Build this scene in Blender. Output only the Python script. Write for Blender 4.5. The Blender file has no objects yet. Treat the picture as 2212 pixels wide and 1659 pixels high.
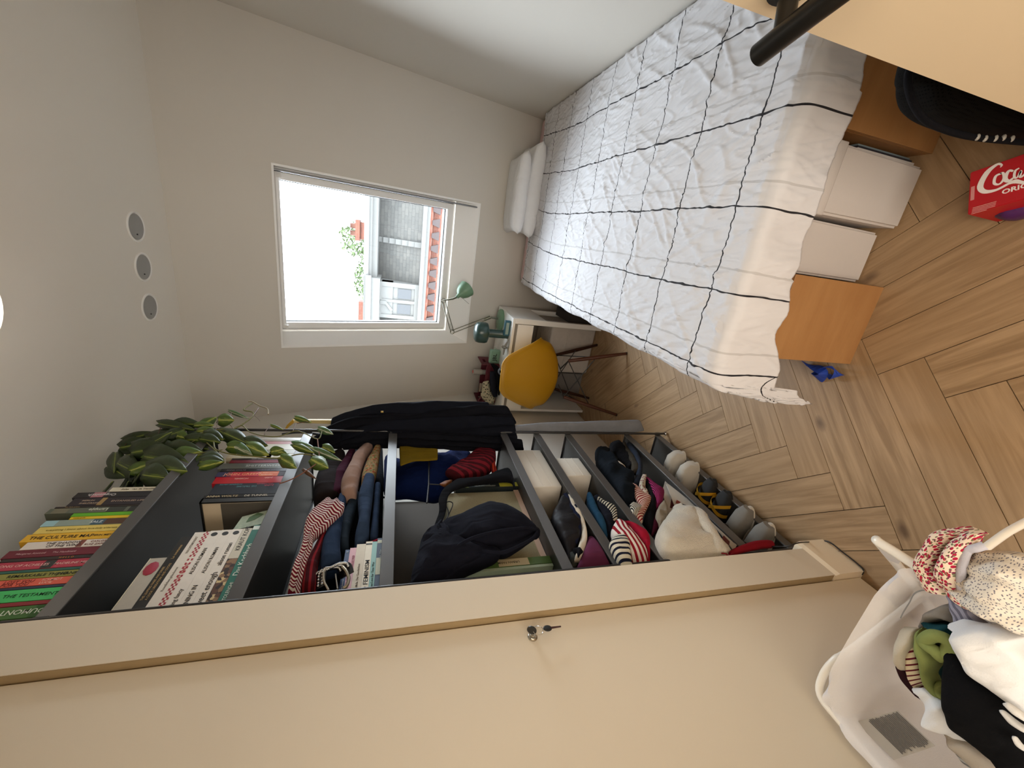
import bpy, bmesh, math, random
from mathutils import Vector, Matrix, noise
R_=random.Random(7)
SC=bpy.context.scene; COL=SC.collection
PI=math.pi
V=Vector
# ---------------------------------------------------------------- camera, light, exposure
cam=bpy.data.cameras.new('camera'); co=bpy.data.objects.new('camera',cam); COL.objects.link(co)
M3=Matrix(((0.138577,0.930934,0.337873),(-0.244144,0.362748,-0.899337),(-0.959786,0.042138,0.277551)))
co.matrix_world=Matrix.Translation((0,0,1.62))@M3.to_4x4()
cam.sensor_width=36; cam.lens=14.1715; cam.clip_start=.01; cam.clip_end=200
SC.camera=co
def lin(h):
    h=h.lstrip('#'); c=[int(h[i:i+2],16)/255 for i in (0,2,4)]
    return tuple(((x/12.92) if x<=.04045 else ((x+.055)/1.055)**2.4) for x in c)
W=bpy.data.worlds.new('sky'); SC.world=W; W.use_nodes=True
wn=W.node_tree.nodes; bg=wn['Background']; bg.inputs[0].default_value=(.86,.93,1,1); bg.inputs[1].default_value=11.0
SC.view_settings.view_transform='Standard'; SC.view_settings.look='None'; SC.view_settings.exposure=0.78; SC.view_settings.gamma=1; SC.view_settings.use_curve_mapping=False
SC.cycles.max_bounces=10; SC.cycles.diffuse_bounces=6; SC.cycles.glossy_bounces=4; SC.cycles.transmission_bounces=6; SC.cycles.transparent_max_bounces=12
SC.cycles.use_denoising=True; SC.cycles.sample_clamp_indirect=6; SC.cycles.caustics_reflective=False; SC.cycles.caustics_refractive=False
def light(name,kind,loc,energy,col,size=.5,rot=(0,0,0),sy=None,spread=None):
    l=bpy.data.lights.new(name,kind); l.energy=energy; l.color=col
    if kind=='AREA':
        l.size=size
        if sy: l.shape='RECTANGLE'; l.size_y=sy
        if spread: l.spread=spread
    elif kind=='SUN': l.angle=.01
    else: l.shadow_soft_size=size
    o=bpy.data.objects.new(name,l); COL.objects.link(o); o.location=loc; o.rotation_euler=rot; return o
light('sun','SUN',(0,0,10),2.2,(1,.93,.82),rot=(math.radians(48),0,math.radians(-38)))
light('hall_light','AREA',(-.05,-.75,2.35),9,(1,.87,.72),.5,rot=(math.radians(10),0,0))
light('hall_fill','AREA',(-.05,-1.62,1.35),26,(1,.92,.81),1.5,rot=(math.radians(90),0,0),sy=1.9)  # added fill light behind the camera, lifts ceiling and duvet front
wp=light('window_portal','AREA',(-.33,3.42,1.83),1,(1,1,1),.92,rot=(math.radians(-70.7),0,0),sy=1.3); wp.data.cycles.is_portal=True
# ---------------------------------------------------------------- materials
MC={}
def nm(name):
    m=bpy.data.materials.new(name); m.use_nodes=True; nt=m.node_tree; b=nt.nodes['Principled BSDF']; return m,nt,b
def N(nt,t,**k):
    n=nt.nodes.new(t)
    for a,v in k.items():
        if a.startswith('i_'): n.inputs[a[2:].replace('_',' ')].default_value=v
        else: setattr(n,a,v)
    return n
def L(nt,a,b): nt.links.new(a,b)
def math_(nt,op,a,b=None,c=None):
    n=nt.nodes.new('ShaderNodeMath'); n.operation=op
    for i,v in enumerate((a,b,c)):
        if v is None: continue
        if isinstance(v,(int,float)): n.inputs[i].default_value=v
        else: nt.links.new(v,n.inputs[i])
    return n.outputs[0]
def mixc(nt,f,a,b):
    n=nt.nodes.new('ShaderNodeMix'); n.data_type='RGBA'
    if isinstance(f,(int,float)): n.inputs[0].default_value=f
    else: L(nt,f,n.inputs[0])
    for i,v in ((6,a),(7,b)):
        if isinstance(v,tuple): n.inputs[i].default_value=(*v[:3],1)
        else: L(nt,v,n.inputs[i])
    return n.outputs[2]
def bump(nt,b,scale,strength,dist=.01,detail=4,coord='Object',extra=None):
    tc=N(nt,'ShaderNodeTexCoord'); no=N(nt,'ShaderNodeTexNoise'); no.inputs['Scale'].default_value=scale; no.inputs['Detail'].default_value=detail
    L(nt,tc.outputs[coord],no.inputs['Vector']); bu=N(nt,'ShaderNodeBump'); bu.inputs['Strength'].default_value=strength; bu.inputs['Distance'].default_value=dist
    L(nt,no.outputs[0],bu.inputs['Height']); L(nt,bu.outputs[0],b.inputs['Normal']); return no
def mat(key,col,rough=.6,metal=0,var=.06,scale=12,bmp=.15,bs=150,bd=.002,alpha=None,sheen=0,emit=None,coat=0,trans=0):
    if key in MC: return MC[key]
    m,nt,b=nm(key); c=lin(col) if isinstance(col,str) else col
    tc=N(nt,'ShaderNodeTexCoord'); no=N(nt,'ShaderNodeTexNoise'); no.inputs['Scale'].default_value=scale; no.inputs['Detail'].default_value=3
    L(nt,tc.outputs['Object'],no.inputs['Vector'])
    o=mixc(nt,no.outputs[0],tuple(x*(1-var) for x in c),tuple(min(1,x*(1+var)) for x in c)); L(nt,o,b.inputs['Base Color'])
    b.inputs['Roughness'].default_value=rough; b.inputs['Metallic'].default_value=metal
    if bmp: bump(nt,b,bs,bmp,bd)
    if alpha is not None: b.inputs['Alpha'].default_value=alpha
    if sheen: b.inputs['Sheen Weight'].default_value=sheen
    if coat: b.inputs['Coat Weight'].default_value=coat; b.inputs['Coat Roughness'].default_value=.15
    if trans: b.inputs['Transmission Weight'].default_value=trans
    if emit: b.inputs['Emission Color'].default_value=(*lin(emit[0]),1); b.inputs['Emission Strength'].default_value=emit[1]
    MC[key]=m; return m
def cloth(key,col,rough=.95,var=.12):
    if key in MC: return MC[key]
    m=mat(key,col,rough,0,var,25,0); nt=m.node_tree; b=nt.nodes['Principled BSDF']; b.inputs['Specular IOR Level'].default_value=.12; wrinkle(nt,b); return m
def wrinkle(nt,b):   # soft creases plus fine weave
    tc=N(nt,'ShaderNodeTexCoord'); mp=N(nt,'ShaderNodeMapping'); mp.inputs['Scale'].default_value=(1,1.6,.5); mp.inputs['Rotation'].default_value=(.4,.3,.5); L(nt,tc.outputs['Object'],mp.inputs[0])
    a=N(nt,'ShaderNodeTexNoise'); a.noise_type='RIDGED_MULTIFRACTAL'; a.inputs['Scale'].default_value=16; a.inputs['Detail'].default_value=2.5; a.inputs['Distortion'].default_value=.8; L(nt,mp.outputs[0],a.inputs['Vector'])
    w=N(nt,'ShaderNodeTexNoise'); w.inputs['Scale'].default_value=500; L(nt,tc.outputs['Object'],w.inputs['Vector'])
    b1=N(nt,'ShaderNodeBump'); b1.inputs['Strength'].default_value=.7; b1.inputs['Distance'].default_value=.009; L(nt,a.outputs[0],b1.inputs['Height'])
    b2=N(nt,'ShaderNodeBump'); b2.inputs['Strength'].default_value=.3; b2.inputs['Distance'].default_value=.002; L(nt,w.outputs[0],b2.inputs['Height']); L(nt,b1.outputs[0],b2.inputs['Normal']); L(nt,b2.outputs[0],b.inputs['Normal'])
def stripes(key,cols,axis=1,period=.02,warp=0.0,duty=None,rough=.9):
    """cloth with woven stripes across the UV axis; cols: (c1,c2), duty share of c2"""
    if key in MC: return MC[key]
    m,nt,b=nm(key); uv=N(nt,'ShaderNodeUVMap'); sp=N(nt,'ShaderNodeSeparateXYZ'); L(nt,uv.outputs[0],sp.inputs[0])
    s=sp.outputs[axis]
    if warp:
        no=N(nt,'ShaderNodeTexNoise'); no.inputs['Scale'].default_value=9; L(nt,uv.outputs[0],no.inputs['Vector'])
        s=math_(nt,'ADD',s,math_(nt,'MULTIPLY',math_(nt,'SUBTRACT',no.outputs[0],.5),warp))
    f=math_(nt,'FRACT',math_(nt,'DIVIDE',s,period)); g=math_(nt,'LESS_THAN',f,duty or .5)
    L(nt,mixc(nt,g,lin(cols[0]),lin(cols[1])),b.inputs['Base Color']); b.inputs['Roughness'].default_value=rough
    b.inputs['Specular IOR Level'].default_value=.15; wrinkle(nt,b); MC[key]=m; return m
def spots(key,base,cols,scale,size,rough=.9,stretch=(1,1)):
    """printed cotton: scattered spots of several colours on a ground"""
    m,nt,b=nm(key); uv=N(nt,'ShaderNodeUVMap'); mp=N(nt,'ShaderNodeMapping'); mp.inputs['Scale'].default_value=(stretch[0],stretch[1],1); L(nt,uv.outputs[0],mp.inputs[0])
    o=lin(base)
    for i,(c,sz) in enumerate(cols):
        vo=N(nt,'ShaderNodeTexVoronoi'); vo.voronoi_dimensions='2D'; vo.inputs['Scale'].default_value=scale*(1+.13*i); mp2=N(nt,'ShaderNodeMapping'); mp2.inputs['Location'].default_value=(i*3.7,i*1.9,0); L(nt,mp.outputs[0],mp2.inputs[0]); L(nt,mp2.outputs[0],vo.inputs['Vector'])
        g=math_(nt,'LESS_THAN',vo.outputs['Distance'],sz); o=mixc(nt,g,o,lin(c))
    L(nt,o,b.inputs['Base Color']); b.inputs['Roughness'].default_value=rough; b.inputs['Specular IOR Level'].default_value=.15; wrinkle(nt,b); MC[key]=m; return m
# ---------------------------------------------------------------- geometry helpers
def new():
    return bmesh.new()
def box(bm,lo,hi,M=None):
    vs=[]
    for z in (lo[2],hi[2]):
        for y in (lo[1],hi[1]):
            for x in (lo[0],hi[0]):
                p=V((x,y,z)); vs.append(bm.verts.new(M@p if M else p))
    for f in ((0,2,3,1),(4,5,7,6),(0,1,5,4),(2,6,7,3),(0,4,6,2),(1,3,7,5)): bm.faces.new([vs[i] for i in f])
    return vs
def rbox(lo,hi,r=.005,M=None,seg=2):
    bm=new(); box(bm,lo,hi); r=min(r,.45*min(hi[i]-lo[i] for i in range(3)))
    bmesh.ops.bevel(bm,geom=bm.edges[:],offset=r,segments=seg,profile=.5,affect='EDGES')
    if M: bmesh.ops.transform(bm,matrix=M,verts=bm.verts[:])
    return bm
def basis(d):
    d=V(d).normalized(); a=V((0,0,1)) if abs(d.z)<.9 else V((1,0,0)); u=d.cross(a).normalized(); return u,d.cross(u).normalized()
def tube(bm,pts,r,n=10,cap=True,closed=False):
    pts=[V(p) for p in pts]; rr=r if isinstance(r,(list,tuple)) else [r]*len(pts); rings=[]; u=None
    for i,p in enumerate(pts):
        a=pts[i-1] if (i or closed) else p; b=pts[(i+1)%len(pts)] if (i<len(pts)-1 or closed) else p
        d=(b-a).normalized()
        if u is None: u,_=basis(d)
        u=(u-d*u.dot(d)).normalized(); w=d.cross(u)
        rings.append([bm.verts.new(p+(u*math.cos(t)+w*math.sin(t))*rr[i]) for t in [2*PI*k/n for k in range(n)]])
    m=len(rings)
    for i in range(m if closed else m-1):
        A,B=rings[i],rings[(i+1)%m]
        for k in range(n): bm.faces.new((A[k],A[(k+1)%n],B[(k+1)%n],B[k]))
    if cap and not closed: bm.faces.new(rings[0][::-1]); bm.faces.new(rings[-1])
def smooth_pts(pts,k=6,closed=False):
    pts=[V(p) for p in pts]; out=[]; n=len(pts)
    for i in range(n if closed else n-1):
        g=lambda j: pts[j%n] if closed else pts[max(0,min(n-1,j))]
        a,b,c,d=g(i-1),g(i),g(i+1),g(i+2)
        for s in range(k):
            t=s/k; out.append(.5*((2*b)+(c-a)*t+(2*a-5*b+4*c-d)*t*t+(3*b-3*c+d-a)*t**3))
    if not closed: out.append(pts[-1])
    return out
def lathe(bm,prof,c,axis=(0,0,1),n=24):
    u,w=basis(axis); ax=V(axis).normalized(); c=V(c); rings=[]
    for r,h in prof:
        if r<1e-5: rings.append([bm.verts.new(c+ax*h)])
        else: rings.append([bm.verts.new(c+ax*h+(u*math.cos(t)+w*math.sin(t))*r) for t in [2*PI*k/n for k in range(n)]])
    for A,B in zip(rings,rings[1:]):
        for k in range(n):
            a=[A[k%len(A)],A[(k+1)%len(A)]] if len(A)>1 else [A[0]]
            b=[B[(k+1)%len(B)],B[k%len(B)]] if len(B)>1 else [B[0]]
            if len(a)+len(b)>2: bm.faces.new(a+b)
    return rings
def cyl(bm,a,b,r,n=16):
    a,b=V(a),V(b); lathe(bm,[(0,0),(r,0),(r,(b-a).length),(0,(b-a).length)],a,b-a,n)
def poly(bm,pts,th,nrm):
    nrm=V(nrm).normalized()*th; A=[bm.verts.new(V(p)) for p in pts]; B=[bm.verts.new(V(p)+nrm) for p in pts]
    bm.faces.new(A); bm.faces.new(B[::-1]); n=len(A)
    for i in range(n): bm.faces.new((A[i],B[i],B[(i+1)%n],A[(i+1)%n]))
def loft(st,res=6,nr=20,nrm=None,sq=.75,fold=(0,20,0),wave=None):
    """soft closed cloth body: stations (edge A, edge B, half thickness); returns bmesh with UV in metres"""
    A=smooth_pts([s[0] for s in st],res); B=smooth_pts([s[1] for s in st],res)
    T=[]; n=len(st)
    for i in range(n-1):
        for s in range(res): t=s/res; T.append(st[i][2]*(1-t)+st[i+1][2]*t)
    T.append(st[-1][2])
    # rounded ends
    bm=new(); uvl=bm.loops.layers.uv.new('UVMap'); rings=[]; uvs={}
    ns=len(A); ln=0
    seq=[]
    for i in range(ns): seq.append((A[i],B[i],T[i],i))
    d0=((A[0]+B[0])/2-(A[1]+B[1])/2).normalized(); d1=((A[-1]+B[-1])/2-(A[-2]+B[-2])/2).normalized()
    def shr(a,b,t,d,i,k): # shrinking end rings
        c=(a+b)/2; f=math.sqrt(max(0,1-k*k)); return ((c+(a-c)*(.75+.25*f))+d*t*k*.8,(c+(b-c)*(.75+.25*f))+d*t*k*.8,t*max(f,.05),i)
    pre=[shr(A[0],B[0],T[0],d0,0,k) for k in (1,.85,.5)]; post=[shr(A[-1],B[-1],T[-1],d1,ns-1,k) for k in (.5,.85,1)]
    seq=pre+seq+post; prev=None; amp,fr,seed=fold
    for (a,b,t,i) in seq:
        c=(a+b)/2; w=(b-a)/2
        j=max(0,min(ns-1,i)); dr=((A[min(ns-1,j+1)]+B[min(ns-1,j+1)])-(A[max(0,j-1)]+B[max(0,j-1)])).normalized()
        nn=V(nrm).normalized() if nrm else w.cross(dr).normalized()
        if prev is not None: ln+=(c-prev).length
        prev=c; ring=[]
        for k in range(nr):
            th=2*PI*k/nr; cs,sn=math.cos(th),math.sin(th)
            x=math.copysign(abs(cs)**sq,cs); y=math.copysign(abs(sn)**sq,sn)
            p=c+w*x+nn*t*y
            if amp:
                q=p*fr+V((seed*7.3,seed*3.1,seed)); rg=max(0,1-abs(noise.noise(q*1.3+V((3,9,1)))*2.6))**3; p=p+nn*amp*(1.35*noise.noise(q)+.6*noise.noise(q*2.3)+.22*rg)*(1 if y>0 else .5)
                if wave: p=p+nn*wave[0]*math.sin(x*wave[1]+2*noise.noise(q*.5))*(1 if y>=0 else .6)
            v=bm.verts.new(p); ring.append(v); uvs[v]=(x*w.length+ (0 if y>=0 else .003),ln)
        rings.append(ring)
    for P,Q in zip(rings,rings[1:]):
        for k in range(nr): bm.faces.new((P[k],P[(k+1)%nr],Q[(k+1)%nr],Q[k]))
    bm.faces.new(rings[0][::-1]); bm.faces.new(rings[-1])
    for f in bm.faces:
        for lp in f.loops: lp[uvl].uv=uvs[lp.vert]
    return bm
def ploc(o):
    p=V((0,0,0))
    while o: p+=o.location; o=o.parent
    return p
def mk(name,bm,m,parent=None,smooth=True,loc=None,kind=None,label=None):
    """link bm as one mesh object; geometry is authored in world space and moved to the object's own origin"""
    bmesh.ops.recalc_face_normals(bm,faces=bm.faces[:])
    if parent is None and loc is None and kind!='structure':
        xs=[v.co for v in bm.verts]; lo=V([min(v[i] for v in xs) for i in range(3)]); hi=V([max(v[i] for v in xs) for i in range(3)]); loc=V(((lo.x+hi.x)/2,(lo.y+hi.y)/2,lo.z))
    off=ploc(parent) if parent else V(loc or (0,0,0))
    bmesh.ops.translate(bm,vec=-off,verts=bm.verts[:])
    me=bpy.data.meshes.new(name); bm.to_mesh(me); bm.free()
    for mm in (m if isinstance(m,(list,tuple)) else [m]): me.materials.append(mm)
    if smooth:
        for p in me.polygons: p.use_smooth=True
        try: me.set_sharp_from_angle(angle=math.radians(52))
        except Exception: pass
    o=bpy.data.objects.new(name,me); COL.objects.link(o)
    if parent: o.parent=parent
    else: o.location=off
    if kind: o['kind']=kind
    if label: o['label']=label
    return o
def tag(o,label,cat,group=None):
    o['label']=label; o['category']=cat
    if group: o['group']=group
    return o
def thing(name,label,cat,loc,group=None):
    o=bpy.data.objects.new(name,None); COL.objects.link(o); o.location=V(loc); o.empty_display_size=.05
    return tag(o,label,cat,group)
FC={}
def text(body,size,pos,dr,up,m,parent,ext=.0004,shear=0,sx=1,name='title',align='LEFT',bold=0):
    """raised lettering: pos = baseline start, dr = reading direction, up = letters' up"""
    cu=bpy.data.curves.new('t','FONT'); cu.body=body; cu.size=size; cu.extrude=ext; cu.shear=shear; cu.align_x=align; cu.resolution_u=2; cu.offset=bold or (.00012 if size>.015 else .00005)
    to=bpy.data.objects.new('t',cu); COL.objects.link(to)
    dg=bpy.context.evaluated_depsgraph_get(); me=bpy.data.meshes.new_from_object(to.evaluated_get(dg)); bpy.data.objects.remove(to); bpy.data.curves.remove(cu)
    dr=V(dr).normalized(); up=V(up).normalized(); nz=dr.cross(up)
    Mx=Matrix((dr*sx,up,nz)).transposed().to_4x4(); Mx.translation=V(pos)+nz*ext*1.2-ploc(parent)
    me.transform(Mx); me.materials.clear(); me.materials.append(m)
    o=bpy.data.objects.new(name,me); COL.objects.link(o); o.parent=parent; return o
# ================================================================ room
XL,XR,ZC,Y0,SL=-1.42,.91,2.87,3.80,-.35
wallm=mat('wall_paint','#d6d1c8',.92,0,.015,3,.12,350,.001)
ceilm=mat('ceiling_paint','#e9e4da',.92,0,.015,3,.1,350,.001)
whitem=mat('white_lacquer','#f1f0ec',.35,0,.01,5,.02,80)
framem=mat('window_lacquer','#f7f7f5',.4,0,.01,5,.02,80)
beige=mat('beige_laminate','#dacfbb',.55,0,.015,2,.06,900,.0006)
skirt=mat('skirting_paint','#efe0c6',.4,0,.01,4,.02,80)
steel=mat('grey_powdercoat','#383736',.42,.15,.04,8,.05,600,.0004); lipm=mat('grey_lip','#626160',.35,.45,.04,8,0)
dark_steel=mat('dark_rod_metal','#4b4a4a',.3,.7,.05,8,0)
chrome=mat('chrome','#c9c9c9',.15,1,.02,8,0)
black=mat('black_paint','#161414',.45,0,.05,10,.03)
def quadbox(name,lo,hi,m,kind='structure'):
    bm=new(); box(bm,lo,hi); return mk(name,bm,m,None,False,kind=kind)
ceiling=quadbox('ceiling',(XL-.1,-1.7,ZC),(XR+.1,3.4,ZC+.1),ceilm)
quadbox('wall_left',(XL-.1,-1.7,-.02),(XL,4.0,ZC),wallm)
quadbox('wall_right',(XR,-1.7,-.02),(XR+.1,4.0,ZC),wallm)
# sloping roof wall with the window opening
U0,U1,WZ0,WZ1=-.912,.205,1.045,2.37
nS=V((0,1,.35)).normalized(); vS=V((0,-.35,1)).normalized()
def S(x,z,off=0): return V((x,Y0+SL*z,z))+nS*off
def slope_quad(bm,x0,x1,z0,z1,th=.16):
    a=[S(x0,z0),S(x1,z0),S(x1,z1),S(x0,z1)]; poly(bm,a,th,nS)
bm=new()
for q in ((XL-.1,U0,-.02,ZC+.06),(U1,XR+.1,-.02,ZC+.06),(U0,U1,-.02,WZ0),(U0,U1,WZ1,ZC+.06)): slope_quad(bm,*q)
mk('wall_back',bm,wallm,None,False,kind='structure')
# wall behind the camera with its doorway, and the hall beyond
bm=new(); box(bm,(XL,-.24,0),(-.62,-.12,ZC)); box(bm,(.60,-.24,0),(XR,-.12,ZC)); box(bm,(-.62,-.24,2.12),(.60,-.12,ZC))
mk('wall_front',bm,wallm,None,False,kind='structure')
quadbox('wall_hall',(XL-.1,-1.8,-.02),(XR+.1,-1.7,ZC),wallm)
# skirting boards
# pilaster between the rack and the wardrobe
PY0,PY1,PX=.741,.866,-.93
bm=new(); box(bm,(-.985,PY0,.13),(PX,PY1,ZC)); box(bm,(XL,PY0,0),(-.985,PY1-.02,ZC)); mk('wall_pilaster',bm,beige,None,False,kind='structure')
bm=new(); box(bm,(-.966,PY0-.0022,.14),(PX-.0015,PY0,ZC)); mk('end_shade_1',bm,mat('end_face_shade','#a08a66',.6,0,.05,6),None,False,kind='structure')  # tan strip paints the shade on the pilaster's near end face
bm=new(); box(bm,(-.985,PY0-.004,0),(PX+.006,PY1+.03,.118))
vs=[bm.verts.new(p) for p in ((PX,PY0-.004,.135),(PX+.006,PY0-.004,.118),(PX+.006,PY1+.03,.118),(PX,PY1+.03,.135),(-.985,PY0-.004,.135),(-.985,PY0-.004,.118),(-.985,PY1+.03,.118),(-.985,PY1+.03,.135))]
for f in ((0,1,2,3),(4,7,6,5),(0,4,5,1),(3,2,6,7),(0,3,7,4)): bm.faces.new([vs[i] for i in f])
mk('baseboard_pilaster',bm,skirt,None,False,kind='structure')
# ---------------------------------------------------------------- herringbone floor, plank by plank
def woodmat(key,cols,grain=1,rough=.5):
    m,nt,b=nm(key); tc=N(nt,'ShaderNodeTexCoord'); oi=N(nt,'ShaderNodeObjectInfo')
    ad=N(nt,'ShaderNodeVectorMath',operation='ADD'); cb=N(nt,'ShaderNodeCombineXYZ'); r=oi.outputs['Random']
    for i in range(3): L(nt,math_(nt,'MULTIPLY',r,37.0+i*11),cb.inputs[i])
    L(nt,tc.outputs['Object'],ad.inputs[0]); L(nt,cb.outputs[0],ad.inputs[1])
    mp=N(nt,'ShaderNodeMapping'); mp.inputs['Scale'].default_value=(1.6,22,10); L(nt,ad.outputs[0],mp.inputs[0])
    n1=N(nt,'ShaderNodeTexNoise'); n1.inputs['Scale'].default_value=2.2*grain; n1.inputs['Detail'].default_value=6; n1.inputs['Distortion'].default_value=.7; L(nt,mp.outputs[0],n1.inputs['Vector'])
    mp3=N(nt,'ShaderNodeMapping'); mp3.inputs['Scale'].default_value=(6,160,60); L(nt,ad.outputs[0],mp3.inputs[0])
    n3=N(nt,'ShaderNodeTexNoise'); n3.inputs['Scale'].default_value=3; n3.inputs['Detail'].default_value=3; L(nt,mp3.outputs[0],n3.inputs['Vector'])
    n2=N(nt,'ShaderNodeTexNoise'); n2.inputs['Scale'].default_value=3.5; n2.inputs['Detail'].default_value=2; L(nt,ad.outputs[0],n2.inputs['Vector'])
    cr_=N(nt,'ShaderNodeMapRange'); cr_.inputs[1].default_value=.35; cr_.inputs[2].default_value=.65; L(nt,n1.outputs[0],cr_.inputs[0]); c=mixc(nt,cr_.outputs[0],lin(cols[0]),lin(cols[1])); c=mixc(nt,math_(nt,'MULTIPLY',n3.outputs[0],.35),c,lin(cols[2]))
    c=mixc(nt,math_(nt,'MULTIPLY',r,.45),c,lin(cols[3])); c=mixc(nt,math_(nt,'MULTIPLY',n2.outputs[0],.3),c,lin(cols[0]))
    # knots
    mp2=N(nt,'ShaderNodeMapping'); mp2.inputs['Scale'].default_value=(4.2,7.5,1); L(nt,ad.outputs[0],mp2.inputs[0])
    nz=N(nt,'ShaderNodeTexNoise'); nz.inputs['Scale'].default_value=14; L(nt,ad.outputs[0],nz.inputs['Vector'])
    vo=N(nt,'ShaderNodeTexVoronoi'); vo.inputs['Scale'].default_value=1.0; L(nt,mp2.outputs[0],vo.inputs['Vector'])
    dd=math_(nt,'ADD',vo.outputs['Distance'],math_(nt,'MULTIPLY',math_(nt,'SUBTRACT',nz.outputs[0],.5),.12))
    k=N(nt,'ShaderNodeMapRange'); k.inputs[1].default_value=.05; k.inputs[2].default_value=.17; k.inputs[3].default_value=.75; k.inputs[4].default_value=0; L(nt,dd,k.inputs[0])
    sw=math_(nt,'GREATER_THAN',N2(nt,vo.outputs['Color']),.55)
    c=mixc(nt,math_(nt,'MULTIPLY',k.outputs[0],sw),c,lin('#4a3322'))
    L(nt,c,b.inputs['Base Color']); b.inputs['Roughness'].default_value=rough
    bu=N(nt,'ShaderNodeBump'); bu.inputs['Strength'].default_value=.12; bu.inputs['Distance'].default_value=.002; L(nt,n3.outputs[0],bu.inputs['Height']); L(nt,bu.outputs[0],b.inputs['Normal'])
    return m
def N2(nt,col):
    s=N(nt,'ShaderNodeSeparateColor'); L(nt,col,s.inputs[0]); return s.outputs[0]
oak=woodmat('oak_planks',('#917553','#b99b76','#6a5140','#a98a66'))
subm=mat('dark_subfloor','#2d2117',.9)
floor=quadbox('floor',(XL-.1,-1.7,-.12),(XR+.1,4.0,-.012),subm)
def clip(P,lo,hi):
    for ax,sg,lim in ((0,1,lo[0]),(0,-1,-hi[0]),(1,1,lo[1]),(1,-1,-hi[1])):
        Q=[]
        for i in range(len(P)):
            a,b=P[i],P[(i+1)%len(P)]; da,db=a[ax]*sg-lim,b[ax]*sg-lim
            if da>=0: Q.append(a)
            if (da>=0)!=(db>=0): t=da/(da-db); Q.append((a[0]+(b[0]-a[0])*t,a[1]+(b[1]-a[1])*t))
        P=Q
        if not P: return P
    return P
wq,lq=.1395/math.sqrt(2),.5
ang=math.radians(-1.3); ox,oy=-.772,.876
def tf(x,y): return (ox+x*math.cos(ang)-y*math.sin(ang),oy+x*math.sin(ang)+y*math.cos(ang))
def area(P): return abs(sum(P[i][0]*P[(i+1)%len(P)][1]-P[(i+1)%len(P)][0]*P[i][1] for i in range(len(P))))/2
npl=0
for ci in range(-2,4):
    for k in range(-12,20):
        if ci%2==0: a=(ci*lq,k*2*wq); P=[a,(a[0]+wq,a[1]-wq),(a[0]+wq+lq,a[1]-wq+lq),(a[0]+lq,a[1]+lq)]; th=PI/4+ang
        else: a=((ci)*lq,lq-2*wq+k*2*wq); P=[a,(a[0]+wq,a[1]+wq),(a[0]+wq+lq,a[1]+wq-lq),(a[0]+lq,a[1]-lq)]; th=-PI/4+ang
        P=[tf(*p) for p in P]; P=clip(P,(XL,-.12),(XR,3.79))
        if len(P)<3 or area(P)<.002: continue
        cx=sum(p[0] for p in P)/len(P); cy=sum(p[1] for p in P)/len(P)
        bm=new(); Mi=Matrix.Rotation(-th,4,'Z')
        loc=[Mi@V((p[0]-cx,p[1]-cy,0)) for p in P]; gp=.0011
        loc=[V((v.x-math.copysign(min(gp,abs(v.x)),v.x),v.y-math.copysign(min(gp,abs(v.y)),v.y),0)) for v in loc]
        T=[bm.verts.new(v) for v in loc]; B=[bm.verts.new(v-V((0,0,.012))) for v in loc]
        bm.faces.new(T); n=len(T)
        for i in range(n): bm.faces.new((T[i],B[i],B[(i+1)%n],T[(i+1)%n]))
        bmesh.ops.recalc_face_normals(bm,faces=bm.faces[:])
        if bm.faces[:][0].normal.z<0: bmesh.ops.reverse_faces(bm,faces=bm.faces[:])
        me=bpy.data.meshes.new('plank'); bm.to_mesh(me); bm.free(); me.materials.append(oak)
        o=bpy.data.objects.new('plank',me); COL.objects.link(o); o.parent=floor; o.location=(cx,cy,R_.uniform(-.0004,0)); o.rotation_euler=(0,0,th); npl+=1
hallfl=quadbox('floor_hall',(XL,-1.7,-.012),(XR,-.12,0),oak)
# ---------------------------------------------------------------- window in the slope
wz=lambda z,off: S(0,z,off)
bm=new()
def fr_quad(a,b,c,d,m=None): bm.faces.new([bm.verts.new(p) for p in (a,b,c,d)])
FX0,FX1,FZ0,FZ1=-.832,.198,1.19,2.405      # sash outer, on the plane 10 cm out
o0=[S(U0,WZ0),S(U1,WZ0),S(U1,WZ1),S(U0,WZ1)]; o1=[S(FX0,FZ0,.10),S(FX1+.012,FZ0,.10),S(FX1+.012,FZ1,.10),S(FX0,FZ1,.10)]
rim=[S(U0-.012,WZ0-.012,-.002),S(U1+.012,WZ0-.012,-.002),S(U1+.012,WZ1+.012,-.002),S(U0-.012,WZ1+.012,-.002)]
for i in range(4): fr_quad(o0[i],o0[(i+1)%4],o1[(i+1)%4],o1[i]); fr_quad(rim[i],rim[(i+1)%4],o0[(i+1)%4],o0[i])
win=mk('window_1',bm,framem,None,False,kind='structure')
def ring(x0,x1,z0,z1,w,off,th,wb=None):
    b=new(); wb=wb or w
    for a in ((x0,x0+w,z0,z1),(x1-w,x1,z0,z1),(x0+w,x1-w,z0,z0+wb),(x0+w,x1-w,z1-w,z1)): poly(b,[S(a[0],a[2],off),S(a[1],a[2],off),S(a[1],a[3],off),S(a[0],a[3],off)],th,nS)
    return b
mk('window_frame',ring(FX0-.02,FX1+.03,FZ0-.02,FZ1+.02,.04,.105,.12),framem,win,False)
gask=mat('window_gasket','#2c2d30',.6)
mk('gasket',ring(FX0+.017,FX1-.012,FZ0+.018,FZ1-.018,.012,.101,.01),gask,win,False)
sash=mk('sash',ring(FX0+.022,FX1-.018,FZ0+.022,FZ1-.02,.042,.09,.09,.044),framem,win,False)
mk('gasket',ring(FX0+.060,FX1-.056,FZ0+.062,FZ1-.058,.008,.13,.012),gask,win,False)
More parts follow.
